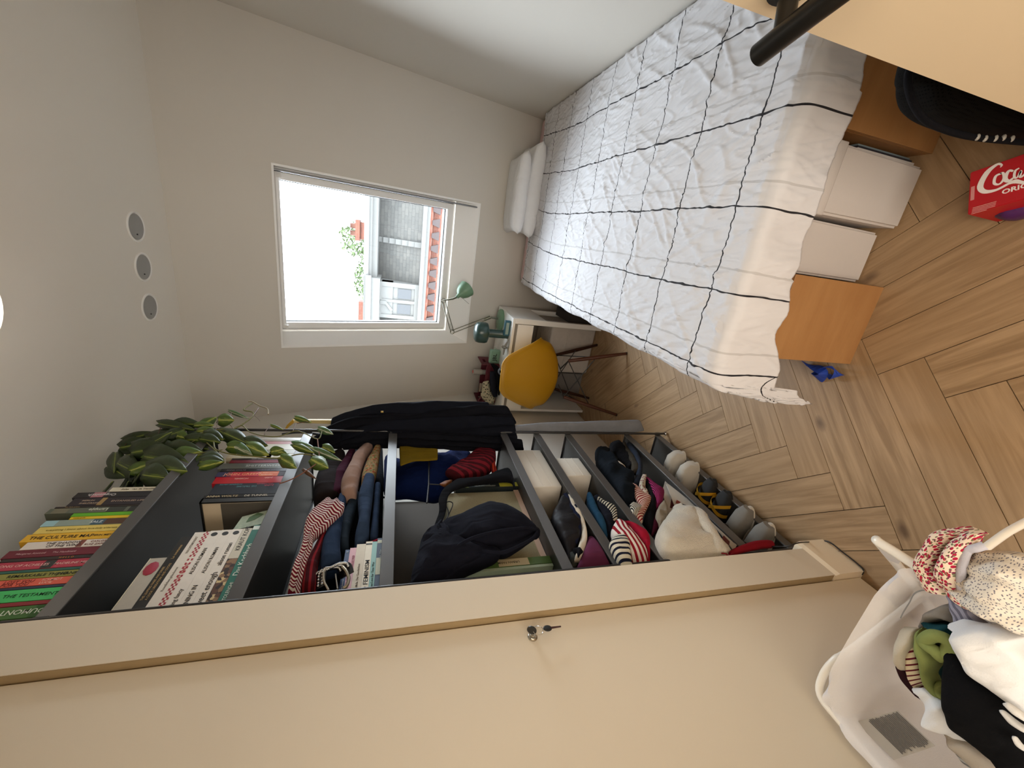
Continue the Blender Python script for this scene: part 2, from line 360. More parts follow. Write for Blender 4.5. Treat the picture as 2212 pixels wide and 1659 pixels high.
gl,ntg,bg_=nm('window_glass'); tr=N(ntg,'ShaderNodeBsdfTransparent'); gs=N(ntg,'ShaderNodeBsdfGlossy'); gs.inputs['Roughness'].default_value=.02; fz=N(ntg,'ShaderNodeFresnel'); fz.inputs[0].default_value=1.3; mx=N(ntg,'ShaderNodeMixShader')
tr.inputs[0].default_value=(.96,.98,.99,1)
L(ntg,fz.outputs[0],mx.inputs[0]); L(ntg,tr.outputs[0],mx.inputs[1]); L(ntg,gs.outputs[0],mx.inputs[2]); L(ntg,mx.outputs[0],ntg.nodes['Material Output'].inputs[0])
b=new(); poly(b,[S(FX0+.06,FZ0+.062,.15),S(FX1-.056,FZ0+.062,.15),S(FX1-.056,FZ1-.06,.15),S(FX0+.06,FZ1-.06,.15)],.004,nS); mk('glass',b,gl,win,False)
b=new(); tube(b,[S(FX0+.03,FZ1-.052,.075),S(FX1-.02,FZ1-.052,.075)],.016,12); mk('control_bar',b,framem,win)
b=new()
for x in (FX0+.045,FX1-.04): box(b,S(x-.012,FZ1-.075,.05),S(x+.012,FZ1-.04,.02)+V((0,.03,.0)))
mk('bar_end',b,whitem,win,False)
b=new(); tube(b,[S(U1-.02,WZ0,.012),S(U1-.02,WZ1,.012)],.006,8); mk('blind_rail',b,mat('alu_rail','#9a9b9c',.35,.8),win)
# ================================================================ world outside the window
YB=12.0
def brickm(key,c1,c2,mortar,scale,w=.5,h=.25,off=.5,rot=0):
    m,nt,b=nm(key); tc=N(nt,'ShaderNodeTexCoord'); mp=N(nt,'ShaderNodeMapping'); mp.inputs['Rotation'].default_value=(PI/2,0,rot); L(nt,tc.outputs['Object'],mp.inputs[0])
    br=N(nt,'ShaderNodeTexBrick'); br.offset=off; L(nt,mp.outputs[0],br.inputs['Vector'])
    for i,c in ((1,c1),(2,c2),(3,mortar)): br.inputs[i].default_value=(*lin(c),1)
    br.inputs['Scale'].default_value=scale; br.inputs['Mortar Size'].default_value=.012; br.inputs['Brick Width'].default_value=w; br.inputs['Row Height'].default_value=h; br.inputs['Bias'].default_value=0
    L(nt,br.outputs[0],b.inputs['Base Color']); b.inputs['Roughness'].default_value=.85
    bu=N(nt,'ShaderNodeBump'); bu.inputs['Strength'].default_value=.4; bu.inputs['Distance'].default_value=.02; bu.invert=True; L(nt,br.outputs[1],bu.inputs['Height']); L(nt,bu.outputs[0],b.inputs['Normal']); return m
slate=brickm('slate_tiles','#32312e','#3c3a36','#1c1b19',4.6,.9,.42)
brick=brickm('red_brick','#4f2619','#5c301f','#56493f',4.2,.85,.26)
stone=mat('stone_trim','#454441',.8,0,.05,3); zinc=mat('zinc_gutter','#44474a',.5,.3,.05,3)
BX0,BX1=-5.2,2.4
zr,zs,zg,zb=2.56,2.21,1.10,.90   # ridge board top, slate top, gutter, brick top
bld=thing('town_house','red brick town house with slate mansard roof opposite the window','building',(-1.5,YB,-3))
bm=new(); box(bm,(BX0,YB+.05,-3),(BX1,YB+4,zb)); mk('brick_wall',bm,brick,bld,False)
bm=new(); vs=[bm.verts.new(p) for p in ((BX0,YB+.1,zg-.02),(BX1,YB+.1,zg-.02),(BX1,YB+.75,zs+.3),(BX0,YB+.75,zs+.3),(BX1,YB+3.5,zs+.3),(BX0,YB+3.5,zs+.3),(BX1,YB+3.9,zg),(BX0,YB+3.9,zg))]
for f in ((0,1,2,3),(3,2,4,5),(5,4,6,7),(0,3,5,7),(1,6,4,2),(0,7,6,1)): bm.faces.new([vs[i] for i in f])
mk('slate_roof',bm,slate,bld,False)
bm=new(); box(bm,(BX0,YB-.1,zs+.02),(BX1,YB+1,zs+.16)); box(bm,(BX0,YB-.22,zs+.16),(BX1,YB+1,zr-.12)); box(bm,(BX0,YB-.3,zr-.12),(BX1,YB+1,zr)); mk('ridge_board',bm,stone,bld,False)
bm=new(); box(bm,(BX0,YB-.25,zg-.1),(BX1,YB+.2,zg)); box(bm,(BX0,YB-.14,zb),(BX1,YB+.2,zg-.1)); mk('gutter',bm,stone,bld,False)
bm=new()   # verge strip between the two houses
for z in range(8): 
    a=zg+z*.17; y=YB+.1+z*.09; box(bm,(-.62,y-.06,a),(-.48,y+.12,a+.17))
mk('party_wall',bm,stone,bld,False)
for i in range(13):      # dentils under the gutter
    x=-3.6+i*.335
    bm=new(); poly(bm,[(x-.055,YB-.10,zb-.06),(x+.055,YB-.10,zb-.06),(x+.12,YB-.10,zb-.26),(x-.12,YB-.10,zb-.26)],.16,(0,1,0)); mk('cornice_block',bm,mat('dark_brick','#241a18',.85),bld,False)
bm=new(); box(bm,(BX0,YB-.06,zb-.07),(BX1,YB+.06,zb)); mk('brick_course',bm,brick,bld,False)
# dormer
bm=new(); dx0,dx1=-2.62,-1.62
box(bm,(dx0,YB-.1,zg),(dx1,YB+1,zg+.1)); box(bm,(dx0,YB-.1,2.10),(dx1,YB+1,2.14)); box(bm,(dx0,YB-.1,zg+.1),(dx0+.1,YB+1,2.10)); box(bm,(dx1-.12,YB-.1,zg+.1),(dx1,YB+1,2.10)); box(bm,(dx0+.45,YB-.1,zg+.1),(dx0+.53,YB+.1,2.10)); box(bm,(dx0,YB-.08,1.80),(dx1,YB+.3,2.10))
box(bm,(dx0-.35,YB-.35,2.14),(dx1+.1,YB+1,2.36)); box(bm,(dx0-.3,YB-.42,2.36),(dx1+.16,YB+1,2.5))
mk('dormer',bm,stone,bld,False)
dg=mat('dark_pane','#0f1114',.15)
for x0,x1 in ((dx0+.1,dx0+.45),(dx0+.53,dx1-.12)):
    bm=new(); box(bm,(x0,YB-.04,zg+.1),(x1,YB+.0,1.80)); f=mk('window',bm,stone,bld,False)
    bm=new(); box(bm,(x0+.04,YB-.06,zg+.2),(x1-.04,YB-.03,1.66)); mk('pane',bm,dg,f,False)
bm=new(); poly(bm,[(x,YB-.12,z) for x,z in ((-2.24,2.13),(-2.14,2.13),(-2.14,1.98),(-2.38,1.78),(-2.42,1.84),(-2.24,1.98))],.05,(0,1,0)); mk('bracket',bm,stone,bld,False)
chm=thing('chimney','red brick chimney stack standing above the opposite roof','chimney',(-.55,YB+3,2.5))
q=[(-0.209,15,3.093),(-0.739,15,3.09),(-0.143,15,2.637)]
cx0,cx1=q[1][0],q[0][0]
bm=new(); box(bm,(cx0,15,2.3),(cx1,15.5,q[0][2]-.1)); mk('stack',bm,brick,chm,False)
bm=new(); box(bm,(cx0-.06,14.94,q[0][2]-.14),(cx1+.06,15.56,q[0][2])); mk('cap',bm,brick,chm,False)
bm=new(); lathe(bm,[(.09,0),(.08,.18),(.1,.2),(.07,.2)],(cx0+.15,15.25,q[0][2]-.02),n=12); lathe(bm,[(.09,0),(.08,.18),(.1,.2),(.07,.2)],(cx1-.15,15.25,q[0][2]-.02),n=12); mk('chimney_pot',bm,mat('terracotta','#4a2a1c',.8),chm)
ch2=thing('chimney','low red brick chimney block left above the dormer','chimney',(-3.2,YB+3,2.5))
bm=new(); box(bm,(-3.9,14.6,2.2),(-2.75,15,2.95)); mk('stack',bm,brick,ch2,False)
leafg=mat('tree_leaves','#33421a',.7,0,.3,2)
bark=mat('bark','#4a3b2c',.9)
def tree(c,rx,rz,n,seed,label):
    rr=random.Random(seed); t=thing('tree',label,'tree',(c[0],c[1],-1),'trees behind the opposite roof')
    bm=new()
    for i in range(n):
        a,b_,d=rr.uniform(0,2*PI),rr.uniform(-1,1),rr.uniform(.3,1)**.5
        r=math.sqrt(1-b_*b_); p=V((c[0]+rx*d*r*math.cos(a),c[1]+.6*d*r*math.sin(a),c[2]+rz*d*b_)); u,w=basis((rr.gauss(0,1),rr.gauss(0,1),rr.gauss(0,1))); s=rr.uniform(.05,.09)
        bm.faces.new([bm.verts.new(p+u*s),bm.verts.new(p+w*s*.7),bm.verts.new(p-u*s),bm.verts.new(p-w*s*.7)])
    mk('foliage',bm,leafg,t,False,kind='stuff')
    bm=new(); tube(bm,[(c[0],c[1],-1),(c[0]+.05,c[1],c[2]-.2),(c[0],c[1],c[2]+rz*.3)],[.1,.06,.02],8); mk('trunk',bm,bark,t)
tree((-1.0,19,3.3),.75,.85,700,1,'leafy green tree crown beside the chimney, right of the other tree')
tree((-2.6,19,3.0),.95,.55,700,2,'lower leafy green tree crown above the dormer')
# ================================================================ ceiling fittings
for i,c in enumerate(((-0.205,2.497,2.868),(-0.397,2.503,2.868),(-0.601,2.502,2.868))):
    lab=('recessed white downlight nearest the right wall','recessed white downlight in the middle of the row of three','recessed white downlight nearest the rack of clothes')[i]
    t=thing('downlight',lab,'ceiling light',(c[0],c[1],ZC),'recessed ceiling spots')
    bm=new(); lathe(bm,[(.060,-.001),(.066,-.006),(.071,-.004),(.072,.0)],(c[0],c[1],ZC),n=36); mk('trim_ring',bm,whitem,t)
    bm=new(); lathe(bm,[(.0605,-.003),(.056,-.0015),(.02,-.001),(0,-.001)],(c[0],c[1],ZC),n=36); mk('diffuser',bm,mat('spot_diffuser','#9c9c99',.5,0,.05,4,0),t)
    bm=new(); cyl(bm,(c[0]-.035,c[1],ZC-.004),(c[0]-.035,c[1],ZC),.004,8); mk('screw',bm,dark_steel,t)
lp=thing('ceiling_lamp','round white ceiling lamp at the top of the room, cut by the frame','ceiling lamp',(-.40,1.485,ZC))
bm=new(); lathe(bm,[(0,-.075),(.08,-.07),(.13,-.05),(.15,-.02),(.15,0)],(-.40,1.485,ZC-.01),n=40); mk('shade',bm,mat('opal_glass','#f4f1ea',.3,0,.01,4,0,emit=('#fff3df',.9)),lp)
bm=new(); lathe(bm,[(.155,0),(.155,-.012),(.14,-.012)],(-.40,1.485,ZC),n=40); mk('base',bm,whitem,lp)
# ================================================================ wardrobe with its lock
wd=thing('wardrobe','large beige laminate wardrobe with a lock and key','wardrobe',(-1.2,.2,0))
bm=new(); box(bm,(XL+.01,-.11,.0),(-.968,PY0-.012,2.6)); mk('body',bm,beige,wd,False)
bm=rbox((-.967,-.10,.012),(-.949,PY0-.006,2.6),.002); mk('door',bm,beige,wd,False)
kc=(-0.949,0.684,1.254)
bm=new(); lathe(bm,[(0,.009),(.0055,.0095),(.0065,.006),(.0085,.0055),(.0095,.003),(.0125,.002),(.013,0)],kc,(1,0,0),28); mk('lock',bm,mat('nickel','#b5b0a4',.25,1,.02,5,0),wd)
kt=thing('key','black headed key standing in the wardrobe lock','key',V(kc)+V((.02,0,.006)))
blk=mat('black_plastic','#191919',.4)
k0=V(kc)+V((.009,0,0))
bm=new(); lathe(bm,[(0,-.0025),(.009,-.0025),(.0125,-.0012),(.0125,.0012),(.009,.0025),(0,.0025)],k0+V((.016,0,.006)),(0,.35,1),20)
bmesh.ops.scale(bm,vec=(1,1,1),verts=bm.verts[:]); bmesh.ops.transform(bm,matrix=Matrix.Translation(k0+V((.016,0,.006)))@Matrix.Rotation(math.radians(80),4,'X')@Matrix.Translation(-(k0+V((.016,0,.006)))),verts=bm.verts[:]); mk('head',bm,blk,kt)
bm=new(); box(bm,k0+V((-.012,-.001,-.0035)),k0+V((.008,.001,.0035))); mk('blade',bm,chrome,kt,False)
k2=thing('key','spare black key hanging from the key ring','key',k0+V((.02,.01,-.04)))
rp=(-0.925,0.677,1.238); bp=(-0.925,0.684,1.217); tp=(-0.925,0.684,1.18)
bm=new(); c=(V(rp)+k0+V((.018,0,-.004)))/2; tube(bm,[c+V((.002*math.cos(t),.011*math.cos(t),.013*math.sin(t))) for t in [2*PI*i/20 for i in range(20)]],.0008,6,closed=True); mk('ring',bm,chrome,k2)
bm=new(); bmesh.ops.create_uvsphere(bm,u_segments=16,v_segments=10,radius=1,matrix=Matrix.Translation(bp)@Matrix.Diagonal((.0025,.009,.012,1))); mk('head',bm,blk,k2)
bm=new(); tube(bm,[V(bp)-V((0,0,.008)),tp],[.0028,.0018],8); mk('blade',bm,mat('brown_metal','#4a3434',.4,.6),k2)
# ================================================================ entry door leaf, right
dv=V((-.214,.976,0)).normalized(); dn=V((-dv.y,dv.x,0))   # dn points to the camera side
e=V((.34,.612,0)); h0=e-dv*.835
dr=thing('door_leaf','open beige painted door leaf with black lever handle','door',h0)
bm=new(); poly(bm,[h0+V((0,0,.012)),e+V((0,0,.012)),e+V((0,0,2.06)),h0+V((0,0,2.06))],.04,-dn); mk('panel',bm,mat('door_paint','#e6d2b2',.5,0,.015,2,.05,700,.0006),dr,False)
def hp(a,b,z): return e-dv*a+dn*b+V((0,0,z))
hm=mat('black_handle','#24221f',.32,.6,.04,10,0)
bm=new(); cyl(bm,hp(.052,0,1.157),hp(.052,.008,1.157),.026,28); mk('rose',bm,hm,dr)
bm=new(); tube(bm,smooth_pts([hp(.052,.0,1.157),hp(.052,.035,1.157),hp(.052,.058,1.157)],3),  .012,16); n_=mk('handle_neck',bm,hm,dr)
bm=new(); tube(bm,[hp(.012,.062,1.157),hp(.015,.062,1.157),hp(.09,.058,1.157),hp(.17,.056,1.157),hp(.18,.056,1.157)],[.010,.0145,.0145,.0145,.011],24); mk('lever',bm,hm,dr)
# ================================================================ shelf rack
RX0,RX1,RY0,RY1=-1.385,-1.0,.905,1.885
rk=thing('shelf_rack','tall grey metal shelf rack along the left wall','shelf',(-1.19,1.39,0))
SHZ=[2.385,1.992,1.605,1.028,.838,.650,.268,.055]
for z in SHZ:
    bm=new(); box(bm,(RX0,RY0+.01,z+.006),(RX1-.003,RY1-.005,z+.026)); sh=mk('shelf',bm,steel,rk,False)
    bm=rbox((RX1-.004,RY0+.008,z-.004),(RX1+.002,RY1-.004,z+.036),.0015); mk('lip',bm,lipm,sh,False)
    bm=new(); box(bm,(RX0,RY0+.008,z-.002),(RX0+.004,RY1-.004,z+.034)); box(bm,(RX0,RY0+.006,z),(RX1,RY0+.009,z+.034)); box(bm,(RX0,RY1-.007,z),(RX1,RY1-.004,z+.034)); mk('rim',bm,steel,sh,False)
for (x,y) in ((RX1+.008,RY1+.004),(RX1+.009,RY0+.017),(RX0-.004,RY1+.004),(RX0-.004,RY0-.004)):
    bm=new(); tube(bm,[(x,y,.02),(x,y,2.47)],.0065,12); p=mk('upright',bm,dark_steel,rk)
    bm=new(); bmesh.ops.create_uvsphere(bm,u_segments=16,v_segments=10,radius=.011,matrix=Matrix.Translation((x,y,.012))); mk('foot',bm,chrome,p)
for z in SHZ:
    for y in (RY0+.017,RY1+.004):
        bm=new(); cyl(bm,(RX1+.006,y,z+.002),(RX1+.006,y,z+.03),.0095,10); mk('clamp',bm,steel,rk)
bm=new(); tube(bm,[(-1.08,1.42,1.473),(-1.08,1.553,1.458),(-1.08,1.88,1.436)],.004,8); tube(bm,[(-1.08,1.553,1.458),(-1.08,1.545,1.40)],.003,8); mk('hanging_rod',bm,black,rk)
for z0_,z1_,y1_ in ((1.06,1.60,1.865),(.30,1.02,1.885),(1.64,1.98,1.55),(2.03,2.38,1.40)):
    bm=new(); box(bm,(XL+.002,.87,z0_),(XL+.014,y1_,z1_)); mk('dark_sheet',bm,mat('dark_taupe','#4f463c',.8),rk,False)  # dark taupe sheets flat against the wall behind the shelves
# ================================================================ bed
ply=woodmat('bed_plywood',('#9f7144','#ad8152','#885e36','#a57848'),.7,.42)
BZ=.61
crates=[('wooden_crate','varnished plywood crate under the left foot corner of the bed',(-.264,1.068,0),(.018,2.2,.40)),
 ('wooden_crate','varnished plywood crate under the right side of the bed, by the black bag',(.437,1.10,0),(.905,2.2,.40))]
for nme,lab,lo,hi in crates:
    t=thing(nme,lab,'crate',((lo[0]+hi[0])/2,(lo[1]+hi[1])/2,0),'plywood crates under the bed')
    bm=rbox(lo,(hi[0],lo[1]+.018,hi[2]),.0015); mk('front_panel',bm,ply,t,False)
    bm=new(); box(bm,(lo[0],lo[1]+.018,0),(lo[0]+.018,hi[1],hi[2])); box(bm,(hi[0]-.018,lo[1]+.018,0),(hi[0],hi[1],hi[2])); box(bm,(lo[0]+.018,hi[1]-.018,0),(hi[0]-.018,hi[1],hi[2])); box(bm,(lo[0]+.018,lo[1]+.018,hi[2]-.018),(hi[0]-.018,hi[1]-.018,hi[2])); mk('body',bm,ply,t,False)
bed=thing('bed','wide bed mattress on plywood crates along the right wall','bed',(.25,2.3,.40))
bm=rbox((-.345,1.118,.405),(.905,3.57,.595),.035,seg=4); mk('mattress',bm,cloth('pink_sheet','#d9bfbf'),bed)
bm=new(); box(bm,(-.36,2.25,0),(-.30,3.5,.40)); box(bm,(.80,2.25,0),(.86,3.5,.40)); box(bm,(-.36,2.25,.36),(.86,3.5,.40)); mk('bed_frame',bm,ply,bed,False)
# duvet as one draped cloth
def duvetmat():
    m,nt,b=nm('grid_duvet_cotton'); uv=N(nt,'ShaderNodeUVMap'); sp=N(nt,'ShaderNodeSeparateXYZ'); L(nt,uv.outputs[0],sp.inputs[0])
    fs=[]
    for ax,o,pe in ((0,-.07,.256),(1,1.172,.2735)):
        s=math_(nt,'ADD',sp.outputs[ax],-o+50*pe); f=math_(nt,'FRACT',math_(nt,'DIVIDE',s,pe))
        fs.append(math_(nt,'LESS_THAN',math_(nt,'ABSOLUTE',math_(nt,'SUBTRACT',f,.5)),2))
        d=math_(nt,'MINIMUM',f,math_(nt,'SUBTRACT',1.0,f)); fs[-1]=math_(nt,'LESS_THAN',d,.0027/pe)
    g=math_(nt,'MAXIMUM',fs[0],fs[1])
    sf=math_(nt,'FRACT',math_(nt,'DIVIDE',math_(nt,'ADD',sp.outputs[0],50*.256),.256)); sd=math_(nt,'LESS_THAN',math_(nt,'MINIMUM',sf,math_(nt,'SUBTRACT',1.0,sf)),.0035/.256)   # the back layer's print shows through faintly
    L(nt,mixc(nt,g,mixc(nt,math_(nt,'MULTIPLY',sd,.35),lin('#d6d5d8'),lin('#8f8b86')),lin('#17151c')),b.inputs['Base Color']); b.inputs['Roughness'].default_value=.9; b.inputs['Sheen Weight'].default_value=.1
    tc=N(nt,'ShaderNodeTexCoord')
    n1=N(nt,'ShaderNodeTexNoise'); n1.noise_type='RIDGED_MULTIFRACTAL'; n1.inputs['Scale'].default_value=13; n1.inputs['Detail'].default_value=3; n1.inputs['Distortion'].default_value=.6
    mp=N(nt,'ShaderNodeMapping'); mp.inputs['Scale'].default_value=(1.6,.45,1); mp.inputs['Rotation'].default_value=(0,0,.35); L(nt,uv.outputs[0],mp.inputs[0]); L(nt,mp.outputs[0],n1.inputs['Vector'])
    bu=N(nt,'ShaderNodeBump'); bu.inputs['Strength'].default_value=1; bu.inputs['Distance'].default_value=.009; L(nt,n1.outputs[0],bu.inputs['Height']); L(nt,bu.outputs[0],b.inputs['Normal'])
    return m
def ridge(x,y,s,seed,st=1.0):
    n_=noise.noise(V((x*s+seed,y*s*st,seed*1.7))); return (1-abs(n_)*2.2)
bm=new(); uvl=bm.loops.layers.uv.new('UVMap')
NU,NV=330,500
gu=[-.47+ (i/NU)*(1.365) for i in range(NU+1)]      # rest X
def duv(u,v):
    # front edge at Y=1.10 and left edge at X=-.365: beyond them the cloth hangs
    xe,ye,r=-.345,1.085,.03
    du=max(0,xe-u); dv_=max(0,ye-v)
    x=max(u,xe); y=max(v,ye)
    bow=.05*max(0,(v-2.5)/.8)**2*(1 if v<3.4 else 1); x+=-.0+ (bow if u>-.3 else bow*.3)
    z=BZ-.004
    z+=.010*math.sin(PI*min(1,max(0,(v-1.1)/2.3)))
    def arc(s): # outward, down
        if s<=0: return 0,0
        a=min(s/r,PI/2); o,dn_=r*math.sin(a),r*(1-math.cos(a)); return o,dn_+max(0,s-r*PI/2)
    ou,hu=arc(du); ov,hv=arc(dv_)
    x-=ou+.0*hu; y-=ov
    z-=hu*.95+hv*1.14
    if du>0 and dv_>0: x-=.32*min(du,dv_); y-=.10*min(du,dv_)
    # slight gathers on the hanging front
    if dv_>.02: y+=-.008*math.sin(u*31+1.3*math.sin(u*9))*min(1,dv_/.1)-.006*noise.noise(V((u*8,v*4,3)))
    if du>.02: x+=-.006*math.sin(v*17)*min(1,du/.06)
    # wrinkles
    w=.0035*noise.noise(V((u*5,v*3,1)))*2
    ps=u*.6+v*.8; pt=u*.8-v*.6; qs=u*-.35+v*.94; qt=u*.94+v*.35
    wx=.05*noise.noise(V((u*3,v*3,8))); w+=.0060*max(0,ridge(pt+wx,ps,11,2,.22))**4+.0055*max(0,ridge(qt+wx,qs,18,5,.22))**4+.0042*max(0,ridge(u+wx,v,30,9,.28))**4+.0030*max(0,ridge(qt-wx,ps,44,7,.25))**3
    if v>2.9: w+=.006*max(0,ridge(u,v,9,12,.5))**2*min(1,(v-2.9)*3)
    if dv_<=0: z+=w
    else: y-=w*.45; z+=0
    return V((min(x,.902),y,z))
vend=lambda u:3.40+.015*math.sin(u*9)
def hem(u):
    h=.167+.004*math.sin(u*20)
    if u<0.0: h=.178+.062*min(1,(-u)/.3)-.028*math.exp(-((u+.17)/.06)**2)
    if u<-.36: h=.33
    if u>.5: h=.155
    return h
vs=[]; ruv={}
for i,u in enumerate(gu):
    row=[]
    uu=u
    v0=1.085-hem(u); v1=vend(u)
    for j in range(NV+1):
        t=j/NV; t=t*1.0; v=v0+(v1-v0)*t
        # left hem shape: short beside the bed, full at the foot corner
        u2=u
        if u<-.345: full=.125*max(0,min(1,(1.55-v)/.5)) ; u2=-.345+(u+.345)*( .115+ .02*max(0,min(1,(1.5-v)/.3)))/.125
        p=duv(u2,v); q=bm.verts.new(p); row.append(q); nz=noise.noise(V((u2*3,v*4,21))); k_=.72+.28*max(0,min(1,(-u-.31)/.05)); v=v if v>1.085 else 1.085-(1.085-v)*k_; ruv[q]=(u2+.007*nz+.003*noise.noise(V((u2*5,v*14,4))),v+.007*noise.noise(V((u2*4,v*3,33)))+.004*noise.noise(V((u2*16,v*6,5))))
    vs.append(row)
for i in range(NU):
    for j in range(NV): bm.faces.new((vs[i][j],vs[i+1][j],vs[i+1][j+1],vs[i][j+1]))
for f in bm.faces:
    for lp in f.loops: lp[uvl].uv=ruv[lp.vert]
dvt=mk('duvet',bm,duvetmat(),None,True)
so=dvt.modifiers.new('thickness','SOLIDIFY'); so.thickness=.006; so.offset=-1
tag(dvt,'white duvet cover with a black grid line pattern spread over the bed','duvet')
# pillows
pw=cloth('pillow_cotton','#e9e9ea',var=.03)
def pillow(c,hx,hy,hz,rz,label):
    bm=new(); n=36; m_=24; R=[]
    for i in range(n+1):
        u=-1+2*i/n
        for s in (1,-1): pass
    g={}
    for s in (1,-1):
        for i in range(n+1):
            for j in range(m_+1):
                u=-1+2*i/n; v=-1+2*j/m_
                e_=(max(0,1-u**4)**.5)*(max(0,1-v**4)**.5)
                px=u*(1-.07*(1-v*v)*abs(u)**3); py=v*(1-.06*(1-u*u)*abs(v)**3)
                w=1+.12*noise.noise(V((u*2.5,v*2.5,s+c[0]*5)))
                key=(i,j,0) if (i in (0,n) or j in (0,m_)) else (i,j,s)
                if key not in g:
                    p=V((px*hx,py*hy,s*hz*e_**.6*w if key[2] else 0)); g[key]=bm.verts.new(p)
        for i in range(n):
            for j in range(m_):
                k=lambda a,b:(a,b,0) if (a in (0,n) or b in (0,m_)) else (a,b,s)
                q=[g[k(i,j)],g[k(i+1,j)],g[k(i+1,j+1)],g[k(i,j+1)]]
                bm.faces.new(q if s>0 else q[::-1])
    bmesh.ops.transform(bm,matrix=Matrix.Translation(c)@Matrix.Rotation(rz,4,'Z'),verts=bm.verts[:])
    return tag(mk('pillow',bm,pw,None),label,'pillow','two stacked pillows')
pillow(V((.355,3.40,.668)),.335,.20,.065,math.radians(-2),'white pillow at the bed head, lower of the stacked pair')
pillow(V((.315,3.37,.772)),.285,.19,.058,math.radians(1),'white pillow at the bed head, upper of the stacked pair')
# boxes under the bed
bin_m=mat('white_felt_plastic','#c9c2bd',.6,0,.03,6,.1,300)
def bin_box(x0,x1,y0,z1,tp,label,depth=.5):
    t=thing('storage_box',label,'storage box',((x0+x1)/2,y0+depth/2,0),'white boxes under the bed')
    bm=new(); vs=[bm.verts.new(p) for p in ((x0+tp,y0+tp,0),(x1-tp,y0+tp,0),(x1-tp,y0+depth,0),(x0+tp,y0+depth,0),(x0,y0,z1),(x1,y0,z1),(x1,y0+depth,z1),(x0,y0+depth,z1))]
    for f in ((0,3,2,1),(4,5,6,7),(0,1,5,4),(1,2,6,5),(2,3,7,6),(3,0,4,7)): bm.faces.new([vs[i] for i in f])
    bmesh.ops.bevel(bm,geom=bm.edges[:],offset=.008,segments=3,affect='EDGES'); mk('body',bm,bin_m,t)
    bm=rbox((x0-.004,y0-.005,z1-.045),(x1+.004,y0+depth,z1),.004); mk('lid',bm,bin_m,t)
bin_box(.205,.402,1.10,.395,.005,'tall white storage box between the two plywood crates, right of its neighbour')
bin_box(.022,.196,1.155,.385,.002,'white storage box set back beside the left plywood crate')
t=thing('magazine','flat magazines leaning between the white box and the right crate','magazine',(.42,1.2,0))
for i,(a,c_) in enumerate(((.408,'#d8d4cf'),(.417,'#30313a'),(.425,'#7f9096'))):
    bm=new(); box(bm,(a,1.14+.01*i,.002),(a+.006,1.40,.26-.01*i)); mk('magazine_body',bm,mat('mag%d'%i,c_,.5),t,False)
# blue tape loops
bt=mat('blue_tape','#1f3f9c',.6); t=thing('ribbon','crumpled bright blue ribbon beside the left crate on the floor','ribbon',(-0.319,1.157,0))
pts=[(-0.311,1.226,0.02),(-0.308,1.174,0.035),(-0.316,1.113,0.05),(-0.35,1.142,0.02),(-0.34,1.17,0.01),(-0.302,1.131,0.03),(-0.291,1.079,0.055),(-0.305,1.071,0.03),(-0.326,1.095,0.01),(-0.32,1.128,0.012)]
P_=smooth_pts(pts,4); bm=new(); prev=None
for i,p in enumerate(P_):
    w=V((.012*math.cos(i*.5),.006,.016+.004*math.sin(i*.7)))
    a,b_=bm.verts.new(p-w),bm.verts.new(p+w)
    if prev: bm.faces.new((prev[0],a,b_,prev[1]))
    prev=(a,b_)
o=mk('ribbon_strip',bm,bt,t,False); o.modifiers.new('s','SOLIDIFY').thickness=.001
# ================================================================ books
paper=mat('book_pages','#d9d2c0',.9,0,.05,40)
def inkm(c): return mat('ink_'+c.strip('#'),c,.6,0,.02,5,0)
BXF=-1.022
fm_,nf,bf=nm('food_photo_print'); tcf=N(nf,'ShaderNodeTexCoord'); vf=N(nf,'ShaderNodeTexVoronoi'); vf.inputs['Scale'].default_value=90; L(nf,tcf.outputs['Object'],vf.inputs['Vector']); rf_=N(nf,'ShaderNodeValToRGB'); L(nf,N2(nf,vf.outputs['Color']),rf_.inputs[0])
for i_,(po,co_) in enumerate(((0,'#2e1c12'),(.35,'#5d3c28'),(.6,'#8a6a4a'),(.85,'#d3bd8c'))):
    e_=rf_.color_ramp.elements[i_] if i_<2 else rf_.color_ramp.elements.new(po); e_.position=po; e_.color=(*lin(co_),1)
rf_.color_ramp.interpolation='CONSTANT'; L(nf,rf_.outputs[0],bf.inputs['Base Color']); foodm=fm_
